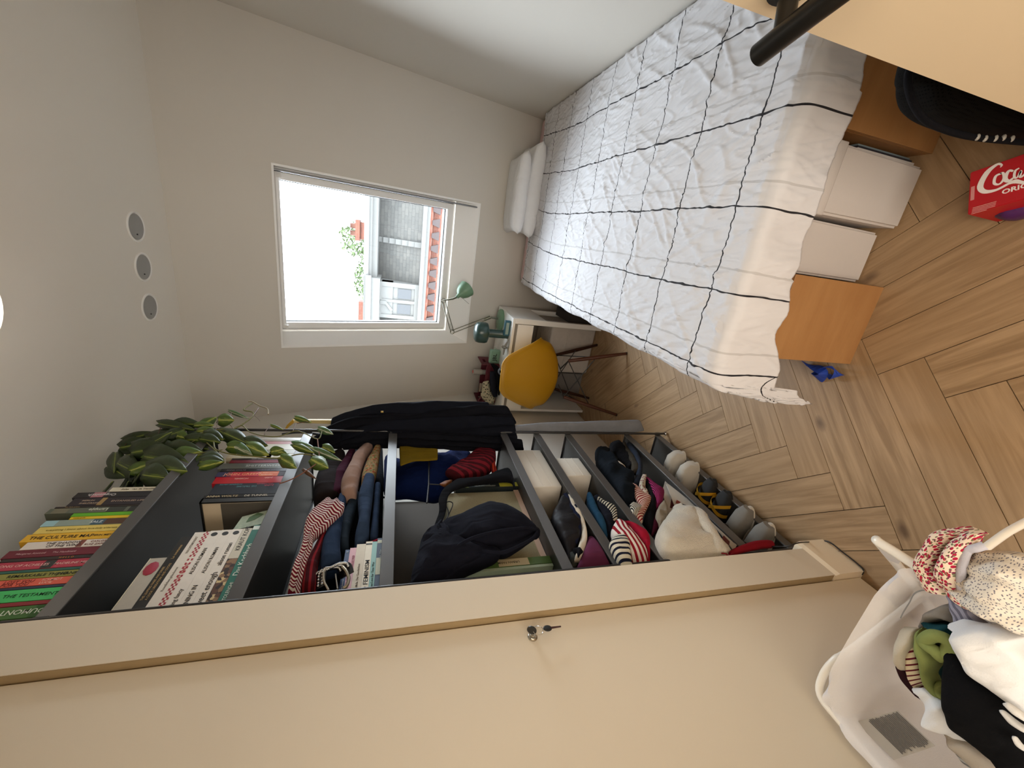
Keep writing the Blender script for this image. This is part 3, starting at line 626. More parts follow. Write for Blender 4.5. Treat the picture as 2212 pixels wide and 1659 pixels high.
def book(kind,y0,y1,z0,z1,depth,col,label,group,txt=(),xf=None,cat='book',rough=.45,bands=(),tilt=0):
    """kind 'v' = standing, 'h' = lying flat; spine on +X at xf"""
    xf=BXF if xf is None else xf; g=.0006; y0+=g; y1-=g
    t=thing('book',label,cat,(xf-depth/2,(y0+y1)/2,z0),group)
    cm=mat('cover_'+col.strip('#')+('g' if rough<.3 else ''),col,rough,0,.06,60,.05,300)
    ct=.0022; bm=new()
    box(bm,(xf-ct,y0,z0),(xf,y1,z1))
    if kind=='v': box(bm,(xf-depth,y0,z0),(xf-ct,y0+ct,z1)); box(bm,(xf-depth,y1-ct,z0),(xf-ct,y1,z1)); pg=((xf-depth+.004,y0+ct,z0+.003),(xf-ct,y1-ct,z1-.003))
    else: box(bm,(xf-depth,y0,z0),(xf-ct,y1,z0+ct)); box(bm,(xf-depth,y0,z1-ct),(xf-ct,y1,z1)); pg=((xf-depth+.004,y0+.003,z0+ct),(xf-ct,y1-.003,z1-ct))
    bmesh.ops.remove_doubles(bm,verts=bm.verts[:],dist=1e-6); mk('cover',bm,cm,t,False)
    bm=new(); box(bm,*pg); mk('pages',bm,paper,t,False)
    for (a,b,c) in bands:      # coloured print on the spine, fractions along the spine from its foot / near end
        bm=new()
        if c=='#2b2a28':
            lathe(bm,[(0,.0004),((z1-z0)*.3,.0004),((z1-z0)*.3,0)],(xf,y0+(y1-y0)*(a+b)/2,(z0+z1)/2),(1,0,0),20); mk('emblem',bm,inkm(c),t); continue
        if kind=='v': box(bm,(xf,y0+.0006,z0+(z1-z0)*a),(xf+.0003,y1-.0006,z0+(z1-z0)*b))
        else: box(bm,(xf,y0+(y1-y0)*a,z0+.0006),(xf+.0003,y0+(y1-y0)*b,z1-.0006))
        mk('spine_print',bm,foodm if c=='#food' else inkm(c),t,False)
    for tx in txt:
        s,pos,size,c=tx[:4]; flip=len(tx)>4 and tx[4]; row=tx[5] if len(tx)>5 else .5; sx=tx[6] if len(tx)>6 else 1
        w=(y1-y0) if kind=='v' else (z1-z0)
        if kind=='v':
            if not flip: text(s,size,(xf+.0003,y0+w*row-size*.35,z1-(z1-z0)*pos),(0,0,-1),(0,1,0),inkm(c),t,.0002,sx=sx)
            else: text(s,size,(xf+.0003,y0+w*row+size*.35,z0+(z1-z0)*pos),(0,0,1),(0,-1,0),inkm(c),t,.0002,sx=sx)
        else: text(s,size,(xf+.0003,y0+(y1-y0)*pos,z0+w*row-size*.35),(0,1,0),(0,0,1),inkm(c),t,.0002,sx=sx)
    return t
G1='books standing on the top shelf'
TB=2.4115
tops=[ # y0,y1,ztop,col,label,texts,bands
 (1.475,1.500,2.567,'#cdc3ab','thin cream paperback standing beside the potted plant',[('Atlas   van de mensheid',.2,.011,'#5a4c2c')],()),
 (1.443,1.474,2.650,'#1b181c','thick black book with pink flower and script title next to the cream paperback',[('Orgamisch',.52,.018,'#cfc8c4',True,.45)],((.66,.80,'#a86e73'),)),
 (1.399,1.442,2.640,'#221a22','black book reading ENTANGLED LIFE on the top shelf',[('ENTANGLED LIFE',.48,.012,'#b9a18b'),('MERLIN',.12,.010,'#b9a18b',False,.65),('SHELDRAKE',.12,.010,'#b9a18b',False,.3)],((.60,.66,'#9a7c4a'),)),
 (1.390,1.398,2.664,'#2b211d','thin dark brown book leaning tight beside the ENTANGLED LIFE book',[('The little prince',.1,.006,'#a08c6a')],()),
 (1.362,1.389,2.672,'#5c6152','grey green book titled Lampje on the top shelf',[('Lampje',.40,.018,'#cfd0bd',True)],((0,.18,'#23241f'),(.22,.40,'#34382f'),(.80,.95,'#75705a'))),
 (1.344,1.361,2.596,'#5fae1e','bright grass green paperback on the top shelf',[],()),
 (1.330,1.343,2.592,'#e0bd1c','thin bright yellow booklet with tiny print beside the grass green paperback',[('Lonely guide',.05,.006,'#6e5a10')],()),
 (1.300,1.329,2.645,'#8f9f94','pale blue and brown spined book reading SALZ',[('SALZ',.50,.014,'#e2e8e8')],((0,.34,'#54351f'),(.34,.48,'#3c5866'),(.86,1,'#9cc3c9'))),
 (1.268,1.299,2.641,'#e0c766','pale yellow book with grey italics beside the CULTURE MAP book',[('everything I know about love',.10,.010,'#8e7c34'),('dolly alderton',.62,.010,'#8e7c34')],((.02,.06,'#9a4b33'),)),
 (1.234,1.267,2.650,'#e3b02a','yellow book reading THE CULTURE MAP in black capitals',[('THE CULTURE MAP',.06,.0175,'#221c10'),('ERIN MEYER',.70,.010,'#221c10')],((.02,.045,'#221c10'),)),
 (1.202,1.233,2.628,'#e0d6cb','white book titled THE SHADOW OF THE WIND',[('THE SHADOW',.22,.0125,'#3b312c',False,.7),('OF THE WIND',.25,.0125,'#3b312c',False,.3),('CARLOS',.70,.010,'#7a3b34',False,.7),('RUIZ ZAFON',.66,.010,'#7a3b34',False,.3)],((.36,.42,'#83453a'),)),
 (1.170,1.201,2.647,'#6b1028','deep maroon hardback bulging out past the shelf edge',[('Margaret Atwood      The Handmaid',.10,.009,'#c9a3a6')],()),
 (1.156,1.169,2.64,'#2a1d1b','thin black book with bright dashes beside the maroon hardback',[('H E L L O',.55,.008,'#c87c38')],((.0,.1,'#7a9a3a'),)),
 (1.124,1.155,2.66,'#b2344a','rose red book reading MADELINE MILLER',[('THE SONG OF ACHILLES',.0,.0125,'#e7b9b4'),('MADELINE MILLER',.60,.0115,'#e7b9b4')],((.40,.50,'#2d2f2c'),(0,.08,'#1f6b6a'))),
 (1.113,1.123,2.66,'#1d5b50','very thin teal booklet beside the rose red book',[],()),
 (1.090,1.112,2.66,'#8d8b3c','olive green book with black title and author HANK GREEN',[('REMARKABLE THING',.30,.0135,'#1f2410'),('| HANK GREEN',.72,.0135,'#1f2410')],()),
 (1.064,1.089,2.66,'#e0604a','coral red book with a dark red slanted title',[('LOST YOU',.33,.013,'#7a1f1e',False,.68),('FOR YOU',.33,.013,'#7a1f1e',False,.28),('SCHMIDT',.64,.010,'#f2c1ae',False,.7),('LUCIE',.64,.010,'#f2c1ae',False,.3)],((0,.08,'#c94a3c'),)),
 (1.054,1.063,2.65,'#1c2744','thin navy blue book between the coral and mint green books',[],()),
 (1.014,1.053,2.66,'#3fc268','mint green book reading THE TESTAMENTS',[('THE TESTAMENTS',.45,.0145,'#0f4a26')],()),
 (1.000,1.013,2.66,'#8c1624','thin dark red book beside the mint green book',[('ATWOOD',.3,.009,'#d88f8a')],()),
 (.962,.999,2.66,'#3a6c26','dark green travel guide at the near end of the top shelf',[('DUMONT',.92,.020,'#dfe6d4',True),('1',.35,.03,'#dfe6d4')],((0,.06,'#23481a'),(.1,.18,'#2f5a20')))]
for (a,b,z,c,lab,tx,bd) in tops:
    tx2=[(s[0],(1-s[1] if len(s)>4 and s[4] and s[0]=='DUMONT' else s[1]),*s[2:]) for s in tx]
    book('v',a,b,TB,z,.16,c,lab,G1,tx2,bands=bd)
G2='cookbooks stacked flat on the second shelf'
zz=2.0195
cb=[ # thickness, yend, col, label, texts, bands
 (.0365,1.262,'#22705f','green cookbook with white title at the bottom of the flat pile',[('OTTOLENGHI',.03,.0125,'#e8efe6',False,.62),('Das Kochbuch',.34,.022,'#eef3ec',False,.62)],((.93,.985,'#dfe9e0'),)),
 (.028,1.247,'#5d4636','cookbook with brown food photo spine reading KRAUTKOPF',[('KRAUT KOPF',.68,.0185,'#2b2722')],((.58,1,'#cfcab8'),(0,.575,'#food'))),
 (.0295,1.246,'#e8e2d8','white cookbook reading sweet enough, alison roman',[('sweet enough',.03,.022,'#26221f'),('alison roman',.50,.018,'#26221f')],((.925,.965,'#2b2a28'),)),
 (.030,1.245,'#e8e2d8','white cookbook reading DINING IN',[('DINING IN',.04,.016,'#2a2624'),('ALISON ROMAN',.42,.014,'#2a2624')],((.925,.965,'#2b2a28'),)),
 (.030,1.244,'#e9e3da','white cookbook reading nothing fancy, under the red checked spine',[('nothing fancy',.0,.015,'#3a3532'),('ALISON ROMAN',.42,.014,'#2a2624')],((.925,.965,'#2b2a28'),)),
 (.0155,1.241,'#e7e0d6','red and white checked spine reading GET BAKED',[('GET BAKED',.36,.012,'#b5343f')],()),
 (.026,1.240,'#e3ddd2','white cookbook with pale grey title above the checked spine',[('VINA',.0,.010,'#54504a'),('Koestliches gebackenes',.25,.009,'#8f8a82'),('NACHTMENSAT',.70,.010,'#8f8a82')],()),
 (.029,1.222,'#1b1a17','black cookbook with small tan lettering second from the top of the pile',[('THE LEAPING HARE AND DINER',.18,.008,'#b69a6a',False,.7),('A COOK LIBERATION AND COOKS',.18,.008,'#b69a6a',False,.35),('Lo constantes',.68,.010,'#b69a6a')],()),
 (.042,1.136,'#b6b1a5','grey cookbook with a raised crimson badge on top of the pile',[],())]
for i,(th,ye,c,lab,tx,bd) in enumerate(cb):
    t=book('h',.930,ye,zz,zz+th,.21,c,lab,G2,tx,bands=bd,rough=.5)
    if 'checked' in lab and 'spine reading' in lab:
        bm=new()
        for r in range(3):
            for k in range(40):
                if (k+r)%2==0 and not (r==1 and 14<k<26): box(bm,(BXF,.932+k*.0077,zz+.001+r*.0048),(BXF+.0003,.932+(k+1)*.0077,zz+.001+(r+1)*.0048))
        mk('checks',bm,inkm('#a5303c'),t,False,kind='stuff')
    if 'badge' in lab:
        bm=new(); lathe(bm,[(0,.002),(.017,.002),(.019,.001),(.019,0)],(BXF,1.095,zz+th*.5),(1,0,0),10); bmesh.ops.scale(bm,vec=(1,1.35,.85),space=Matrix.Translation((0,-1.095,-zz-th*.5)),verts=bm.verts[:]); mk('badge',bm,inkm('#a22c44'),t)
        bm=new(); box(bm,(BXF-.21,.930,zz+th-.003),(BXF+.002,1.134,zz+th-.001)); mk('dust_cover_edge',bm,paper,t,False)
    if '2b2a28' in str(bd):
        pass
    zz+=th+.0003
cardm=mat('card_green_white','#a9b8a2',.4,0,.35,60,0)
bm=new(); a=[(-1.05,1.275,2.127),(-1.05,1.344,2.12),(-1.05,1.378,2.041),(-1.05,1.304,2.038)]; poly(bm,a,.0012,(-1,0,0)); o=mk('photo_card',bm,cardm,None,False); tag(o,'pale green photo card leaning between the cookbooks and the framed box','card')
bm=new(); a2=[V(a[0]).lerp(V(a[2]),f)+V((.001,0,0))+V((0,dy,dz)) for f,dy,dz in ((.45,-.01,.01),(.6,-.012,.0),(.75,.0,-.008),(.7,.014,.008),(.5,.012,.012))]; poly(bm,a2,.0003,(1,0,0)); mk('picture',bm,inkm('#4d6b45'),o,False)
G3='novels standing on the second shelf'
T2=2.0195
nv=[(1.420,1.437,2.266,'#0e0f16','black book reading ANNA WOLTZ DE TUNNEL',[('ANNA WOLTZ',.04,.0145,'#c9b58a'),('DE TUNNEL',.52,.0145,'#d5cdbb')],()),
 (1.438,1.507,2.256,'#1a2230','very thick dark navy book reading DIE TRÄUME and Judith in turned lettering',[('Judith',.16,.014,'#c2566c',True,.75),('HOLOFERNES',.18,.009,'#c2566c',True,.93),('DIE TRÄUME',.40,.012,'#5f8d94',True,.7),('ANDERER LEUTE',.62,.010,'#5f8d94',True,.92)],()),
 (1.508,1.552,2.270,'#b3202c','bright red book with white turned lettering HOMMEL',[('HOMMEL',.55,.012,'#efb9b0',True,.7),('Judith',.22,.012,'#efb9b0',True,.75)],()),
 (1.553,1.588,2.276,'#7a2140','purple to orange book reading JOHN GREEN',[('JOHN GREEN',.10,.021,'#f0a57c'),('The Anthropocene',.55,.009,'#f3cfb0',False,.7),('REVIEWED',.60,.009,'#f3cfb0',False,.3)],((.02,.16,'#3b3037'),(.16,.42,'#d9673b'),(.42,.8,'#c73442'),(.86,1,'#2b2148'))),
 (1.589,1.610,2.272,'#16131b','black book with small pale ANNA WOLTZ lettering behind the JOHN GREEN book',[('ANNA WOLTZ',.08,.010,'#8f8597'),('Honderd uur nacht',.50,.009,'#8f8597')],()),
 (1.611,1.652,2.289,'#6d716f','grey metallic book with SMITTERWEER across its spine',[('SMITTERWEER',.35,.020,'#c9cfcd')],()),
 (1.653,1.676,2.262,'#7e1424','crimson paperback beside the grey metallic book',[],((0,1,'#7e1424'),)),
 (1.677,1.690,2.262,'#221a1c','slim black paperback between the crimson and cream ones',[('HAPPY WORK',.3,.007,'#b7aca6')],()),
 (1.691,1.728,2.287,'#cfc3a8','cream paperback with black ANNA lettering behind the trailing leaves',[('ANNA',.20,.016,'#3d352d')],((.35,.50,'#e8e2d8'),(.38,.45,'#a33b3b'))),
 (1.729,1.760,2.270,'#9a9482','grey beige paperback behind the leaves',[],()),
 (1.761,1.812,2.262,'#d8d3c0','wide glossy white spine near the far end of the second shelf',[],()),
 (1.813,1.836,2.262,'#d8a0a4','pink spined book near the far end of the second shelf',[('ROSA',.1,.01,'#b05a66')],()),
 (1.837,1.872,2.252,'#b9b0a4','pale grey paperback at the far end of the second shelf',[],())]
for (a,b,z,c,lab,tx,bd) in nv: book('v',a,b,T2,z,.15,c,lab,G3,tx,bands=bd,rough=.28)
# framed picture box whose broad side faces the door
t=thing('picture_frame','black framed white board standing on edge against the novels','picture frame',(-1.13,1.40,T2))
bm=new(); y=1.395
for lo,hi in (((-1.26,y,T2),(-1.022,y+.022,T2+.006)),((-1.26,y,T2+.241),(-1.022,y+.022,T2+.247)),((-1.028,y,T2),(-1.022,y+.022,T2+.247)),((-1.26,y,T2),(-1.254,y+.022,T2+.247))): box(bm,lo,hi)
mk('frame',bm,blk,t,False)
bm=new(); box(bm,(-1.254,y+.006,T2+.006),(-1.028,y+.02,T2+.241)); mk('board',bm,mat('passepartout','#d8c7ab',.8),t,False)
bm=rbox((-1.244,y+.003,T2+.012),(-1.034,y+.008,T2+.185),.002); mk('picture',bm,mat('dark_print','#5b564e',.6),t,False)
G4='books stacked flat beside the clothes'
zz=1.6325
fb=[(.0235,1.163,'#33435a','patterned dark blue book at the bottom of the flat stack under GOOD FEMINISM',[('Leah Miller',.60,.009,'#b9c4cc')],((.33,.62,'#c9cdb8'),(.1,.3,'#4f6076'),(.9,.96,'#c9cdb8'))),
 (.015,1.148,'#8fbfbc','turquoise thin book second from the bottom of the flat stack',[('What You Love for Time War',.0,.0105,'#26474a')],()),
 (.0205,1.150,'#e6e0cf','cream book reading OD FEMINISM in bold black capitals',[('OD FEMINISM',.0,.0185,'#14120f',False,.5,1.25)],((.93,.96,'#2a2622'),)),
 (.0275,1.140,'#d5ccb9','thick cream book with small grey title',[('Fernanda Melo. Der Geschichten',.0,.0095,'#6a6254')],()),
 (.019,1.125,'#d9a9b4','pink patterned book with white lettering',[('MAXIE SUNG  TALES',.0,.010,'#8f3b5a',False,.7),('COLLECTED',.55,.010,'#8f3b5a',False,.3)],()),
 (.0135,1.118,'#26406e','dark blue book on top of the flat stack',[('18',.92,.009,'#b9c7dc'),('Herbst Sommer',.1,.008,'#b9c7dc')],())]
for th,ye,c,lab,tx,bd in fb:
    book('h',.925,ye,zz,zz+th,.14,c,lab,G4,tx,bands=bd); zz+=th+.0003
# big section: album, binder, laptop-like mint book
def vslab(name,lo,hi,m,label,cat,group=None,r=.002):
    return tag(mk(name,rbox(lo,hi,r),m,None,False),label,cat,group)
TB3=1.0555
book('v',1.014,1.026,TB3,1.40,.25,'#b7cdb9','tall pale mint thin book standing at the near end of the wide shelf','tall books on the wide shelf',[],xf=-1.06)
book('v',1.028,1.062,TB3,1.335,.24,'#5d7d45','green and cream hardback standing next to the mint one','tall books on the wide shelf',[('URBAN FARM',.42,.013,'#4a4436',True)],xf=-1.06,bands=((.30,.70,'#d8cdac'),))
tw=mat('tweed_linen','#a39a7c',.95,0,.25,260,.6,500,.003)
t=thing('linen_box','grey beige woven linen box lid with pale pink trim','box',(-1.2,1.28,TB3))
bm=rbox((-1.30,1.072,TB3),(-1.085,1.492,TB3+.33),.006); mk('body',bm,tw,t)
bm=new(); box(bm,(-1.087,1.072,TB3),(-1.081,1.492,TB3+.022)); mk('trim',bm,mat('pink_trim','#c9a993',.7),t,False)
bm=new(); tube(bm,smooth_pts([(-1.075,1.307,1.403),(-1.07,1.386,1.37),(-1.068,1.407,1.38),(-1.07,1.397,1.398),(-1.072,1.337,1.392),(-1.08,1.281,1.414)],5),.0022,6); mk('cord',bm,blk,t)
book('v',1.497,1.530,TB3,1.345,.22,'#20292c','black and yellow textbook of clinical neuropsychology under the black strap','tall books on the wide shelf',[('CLINICAL',.40,.010,'#b9c0b8',False,.7),('NEUROPSYCHOLOGY',.30,.010,'#b9c0b8',False,.3)],xf=-1.065,bands=((.0,.30,'#b9b63a'),(.80,.93,'#8e9a4c')))
book('v',1.532,1.560,TB3,1.31,.22,'#1b2738','dark blue spine between the black strap and the textbook','tall books on the wide shelf',[('psychologie',.3,.010,'#6f87a8')],xf=-1.075)
book('v',1.575,1.597,TB3,1.28,.20,'#9c8f74','muted tan spined book behind the black strap','tall books on the wide shelf',[],xf=-1.10)
book('v',1.60,1.618,TB3,1.265,.20,'#6d8178','sage green spined book furthest along behind the strap','tall books on the wide shelf',[],xf=-1.10)
# ================================================================ clothes
navy=cloth('navy_jersey','#14151f'); blackc=cloth('black_cotton','#101014',var=.25); bluej=cloth('blue_denim','#23324a',var=.25); dblue=cloth('deep_blue_jersey','#0a1a44'); brown=cloth('dark_brown_knit','#211a19'); plum=cloth('plum_cotton','#3c1527'); tan=cloth('dusty_rose_linen','#94786a'); greyc=cloth('grey_sweat','#6f7076'); redk=cloth('dark_red_knit','#571118'); teal=cloth('teal_cotton','#14343f'); creamc=cloth('cream_cotton','#c9bfae'); whitec=cloth('white_cotton','#dddbd6',var=.03); mauve=cloth('mauve_cotton','#5d2a45'); crims=cloth('crimson_cotton','#98142c'); fleece=mat('cream_fleece','#cdc4b3',.98,0,.08,60,.9,260,.006,sheen=.4); mustard=cloth('mustard_towel','#6f5a12'); charcoal=cloth('charcoal_satin','#1d1b1d',rough=.5)
gingham=stripes('red_gingham',('#d9cfc8','#6e1226'),1,.011,.006,.55)
bwst=stripes('navy_cream_stripe',('#cfc8b4','#15182a'),1,.024,.004,.42)
rwst=stripes('red_white_stripe',('#ded5cc','#8c1626'),0,.020,.004,.5)
rdst=stripes('dark_red_stripe',('#3b0d14','#6f1722'),1,.03,.005,.5)
pkst=stripes('pink_stripe',('#3c0a26','#9a2c62'),0,.008,.003,.5)
floral=spots('faded_floral','#8d7452',[('#8a4a2c',.28),('#5f6b3c',.22),('#a8814f',.2)],45,.3)
def garment(name,st,m,label,cat,group=None,nrm=None,fold=(.006,14,1),wave=None,res=6,nr=24,sq=.75,parent=None):
    bm=loft(st,res,nr,nrm,sq,fold,wave); o=mk(name,bm,m,parent)
    return tag(o,label,cat,group) if parent is None else o
GC='folded clothes on the rack'
X5=-1.09
garment('folded_sweater',[((-1.12,1.793,1.921),(-1.12,1.863,1.844),.05),((-1.12,1.683,1.937),(-1.12,1.763,1.828),.06),((-1.1,1.558,1.929),(-1.1,1.621,1.83),.06),((-1.1,1.472,1.914),(-1.1,1.502,1.815),.05)],brown,'dark brown folded sweater at the far end of the clothes shelf',"sweater",GC,(1,0,0))
garment('folded_blouse',[((-1.09,1.847,1.829),(-1.09,1.855,1.796),.02),((-1.08,1.731,1.844),(-1.08,1.738,1.801),.03),((-1.075,1.62,1.863),(-1.075,1.618,1.811),.03),((-1.08,1.489,1.855),(-1.08,1.512,1.813),.03)],plum,'plum folded top leaning between brown sweater and rose trousers','top',GC,(1,0,0))
garment('folded_trousers',[((-1.07,1.852,1.771),(-1.07,1.852,1.715),.03),((-1.06,1.746,1.79),(-1.06,1.745,1.737),.04),((-1.055,1.631,1.805),(-1.055,1.629,1.747),.045),((-1.05,1.521,1.817),(-1.05,1.517,1.749),.045),((-1.05,1.445,1.808),(-1.05,1.436,1.748),.04)],tan,'dusty rose folded trousers on the clothes shelf','trousers',GC,(1,0,0),fold=(.008,18,3))
garment('folded_skirt',[((-1.07,1.852,1.706),(-1.07,1.852,1.676),.02),((-1.06,1.712,1.731),(-1.06,1.711,1.678),.03),((-1.05,1.592,1.741),(-1.05,1.59,1.683),.03),((-1.06,1.512,1.741),(-1.06,1.509,1.693),.025)],floral,'faded tan floral print skirt folded beside the rose trousers','skirt',GC,(1,0,0))
garment('folded_jeans',[((-1.06,1.442,1.817),(-1.06,1.434,1.786),.03),((-1.05,1.274,1.823),(-1.05,1.28,1.78),.04),((-1.045,1.156,1.83),(-1.045,1.164,1.775),.05),((-1.04,1.071,1.821),(-1.04,1.088,1.762),.05)],bluej,'dark blue rolled jeans behind the studded belt','jeans','rolled jeans on the clothes shelf',(1,0,0))
garment('folded_jeans',[((-1.07,1.453,1.774),(-1.07,1.457,1.74),.03),((-1.065,1.356,1.787),(-1.065,1.359,1.747),.03),((-1.06,1.249,1.786),(-1.06,1.246,1.755),.035),((-1.06,1.172,1.779),(-1.06,1.16,1.748),.03)],cloth('dark_grey_denim','#1d2731',var=.3),'dark grey rolled jeans in the middle of the rolled jeans','jeans','rolled jeans on the clothes shelf',(1,0,0))
garment('folded_jeans',[((-1.045,1.536,1.732),(-1.045,1.534,1.688),.035),((-1.04,1.404,1.742),(-1.04,1.401,1.687),.04),((-1.04,1.284,1.728),(-1.04,1.281,1.689),.04),((-1.045,1.204,1.732),(-1.045,1.195,1.686),.035),((-1.06,1.167,1.731),(-1.06,1.168,1.696),.03)],cloth('mid_blue_denim','#2c3b52',var=.3),'mid blue rolled jeans standing right above the cream books','jeans','rolled jeans on the clothes shelf',(1,0,0))
garment('folded_jeans',[((-1.07,1.517,1.686),(-1.07,1.515,1.66),.03),((-1.06,1.337,1.683),(-1.06,1.335,1.659),.03),((-1.06,1.207,1.684),(-1.06,1.2,1.655),.03)],bluej,'narrow blue rolled jeans lying lowest against the shelf','jeans','rolled jeans on the clothes shelf',(1,0,0))
garment('striped_shirt',[((-1.02,1.379,1.851),(-1.02,1.359,1.796),.018),((-1.015,1.346,1.873),(-1.015,1.303,1.78),.022),((-1.01,1.29,1.896),(-1.01,1.221,1.814),.025),((-1.01,1.209,1.894),(-1.01,1.166,1.853),.025),((-1.015,1.129,1.887),(-1.015,1.118,1.853),.022),((-1.02,1.059,1.893),(-1.02,1.041,1.859),.02),((-1.03,0.989,1.893),(-1.03,0.966,1.857),.02)],gingham,'red and white checked shirt tossed over the folded clothes','shirt',GC,(1,0,0),fold=(.010,16,5),wave=(.006,7))
garment('knit_top',[((-1.03,1.228,1.836),(-1.03,1.241,1.823),.012),((-1.03,1.142,1.85),(-1.03,1.156,1.822),.02),((-1.03,1.069,1.863),(-1.03,1.073,1.827),.025),((-1.04,0.995,1.86),(-1.04,0.983,1.817),.025)],stripes('red_ribbed',('#3d0a10','#7d1a22'),0,.018,.003,.4),'dark red ribbed knit top beside the checked shirt','top',GC,(1,0,0))
garment('shade_filler',[((-1.24,2.091,1.838),(-1.24,2.089,1.672),.06),((-1.22,1.799,1.89),(-1.22,1.789,1.656),.07),((-1.2,1.503,1.876),(-1.2,1.486,1.648),.07),((-1.2,1.343,1.874),(-1.2,1.321,1.644),.06),((-1.2,1.168,1.873),(-1.2,1.166,1.678),.05)],cloth('shadow_navy','#0d1017'),'dark filler body for the shade at the back of the clothes shelf','shade filler',GC,(1,0,0),fold=(.02,12,3))  # dark body added for the shade behind the jeans
garment('scarf',[((-1.04,1.157,1.692),(-1.04,1.16,1.681),.008),((-1.035,1.162,1.672),(-1.035,1.155,1.663),.012),((-1.04,1.177,1.655),(-1.04,1.164,1.654),.008)],crims,'small crimson cloth end lying over the cream books','scarf',None,(1,0,0))
# studded belt
bt_=thing('belt','black leather belt with silver studs and a big buckle','belt',(-1.02,0.986,1.777))
P_=smooth_pts([(-1.03,0.976,1.808),(-1.02,1.025,1.811),(-1.01,1.023,1.79),(-1,1.025,1.767),(-1,1.022,1.746),(-1.005,0.994,1.735)],6)
bm=new(); pv=None
for p in P_:
    a,b=bm.verts.new(p+V((0,0,.0))+V((-.012,0,.018))),bm.verts.new(p+V((.012,0,-.018)))
    if pv: bm.faces.new((pv[0],a,b,pv[1]))
    pv=(a,b)
o=mk('strap',bm,mat('black_leather','#121113',.3,0,.1,20,.2),bt_); o.modifiers.new('s','SOLIDIFY').thickness=.004
stud=None
for k in range(1,len(P_)-4):
    for j in (-.6,.0,.6):
        bm=new(); p=P_[k]+V((-.012,0,.018))*(-j); bmesh.ops.create_uvsphere(bm,u_segments=8,v_segments=5,radius=.0042,matrix=Matrix.Translation(p+V((.005,0,.003))))
        mk('stud',bm,chrome,bt_)
bm=new(); tube(bm,smooth_pts([(-0.995,1.002,1.799),(-0.995,0.971,1.794),(-0.995,0.943,1.78),(-0.995,0.935,1.776)],4),.0035,8); tube(bm,smooth_pts([(-0.992,1.015,1.75),(-0.99,0.997,1.738),(-0.99,0.969,1.727),(-0.992,0.944,1.729),(-0.995,0.938,1.738)],5),.005,10); mk('buckle',bm,mat('old_silver','#a79c8a',.3,1,.1,30,0),bt_)
bm=new(); tube(bm,[(-0.99,0.987,1.765),(-0.99,0.932,1.752)],.0022,8); mk('prong',bm,chrome,bt_)
# wide section clothes at the far end
garment('blue_jacket',[((-1.2,1.972,1.631),(-1.2,1.626,1.622),.05),((-1.18,1.878,1.559),(-1.18,1.617,1.546),.06),((-1.17,1.895,1.466),(-1.17,1.585,1.466),.06),((-1.17,1.937,1.383),(-1.17,1.572,1.403),.06),((-1.17,1.955,1.315),(-1.17,1.655,1.341),.05),((-1.18,2.004,1.205),(-1.18,1.771,1.255),.04)],dblue,'deep blue jacket lying across the far end of the wide shelf','jacket',None,(1,0,0),fold=(.02,8,6))
garment('towel',[((-1.06,1.851,1.584),(-1.06,1.672,1.579),.006),((-1.06,1.845,1.52),(-1.06,1.71,1.518),.006),((-1.06,1.838,1.46),(-1.06,1.714,1.461),.006),((-1.06,1.826,1.403),(-1.06,1.724,1.411),.006)],mustard,'mustard yellow cloth hanging over the blue jacket','towel',None,(1,0,0),fold=(.004,10,2))
garment('striped_sweater',[((-1.09,1.851,1.204),(-1.09,1.844,1.085),.03),((-1.08,1.751,1.271),(-1.08,1.708,1.119),.04),((-1.08,1.691,1.327),(-1.08,1.628,1.181),.04),((-1.08,1.644,1.361),(-1.08,1.586,1.291),.035)],rdst,'dark red striped sweater at the far end of the wide shelf','sweater',None,(1,0,0),fold=(.012,14,8))
garment('orange_scarf',[((-1.075,1.752,1.136),(-1.075,1.752,1.113),.01),((-1.07,1.681,1.148),(-1.07,1.681,1.123),.012),((-1.07,1.622,1.156),(-1.07,1.621,1.129),.012)],stripes('orange_red_stripe',('#b23a1c','#6f1216'),0,.014,.002,.5),'orange and red striped scarf end beside the dark red sweater','scarf',None,(1,0,0))
garment('leather_pouch',[((-1.06,1.529,1.409),(-1.06,1.515,1.405),.006),((-1.06,1.542,1.387),(-1.06,1.507,1.387),.012),((-1.06,1.55,1.359),(-1.06,1.527,1.369),.01)],mat('tan_leather','#7a4418',.6),'small tan leather pouch beside the black strap','pouch',None,(1,0,0))
# black bag strap arch and case
garment('bag_strap',[((-1.05,1.212,1.469),(-1.05,1.195,1.449),.004),((-1.05,1.32,1.434),(-1.05,1.318,1.407),.004),((-1.045,1.393,1.429),(-1.045,1.382,1.396),.004),((-1.04,1.452,1.407),(-1.04,1.421,1.381),.005),((-1.04,1.491,1.373),(-1.04,1.449,1.348),.008),((-1.04,1.526,1.326),(-1.04,1.477,1.283),.012),((-1.04,1.533,1.223),(-1.04,1.494,1.204),.016),((-1.04,1.598,1.088),(-1.04,1.5,1.098),.02),((-1.04,1.489,1.088),(-1.04,1.446,1.086),.012)],blackc,'black fabric bag strap looping over the textbook','bag strap',None,(1,0,0),fold=(.003,20,4))
garment('navy_beanie',[((-1.03,1.237,1.414),(-1.03,1.092,1.402),.03),((-1.01,1.246,1.333),(-1.01,1.065,1.35),.055),((-1.005,1.267,1.247),(-1.005,1.047,1.281),.065),((-1.005,1.253,1.176),(-1.005,1.035,1.229),.06),((-1.01,1.197,1.122),(-1.01,1.074,1.162),.045),((-1.02,1.151,1.086),(-1.02,1.122,1.098),.025)],navy,'navy cotton sun hat with stitched brim on the linen box','hat',None,(1,0,0),fold=(.008,12,3),res=8,nr=32)
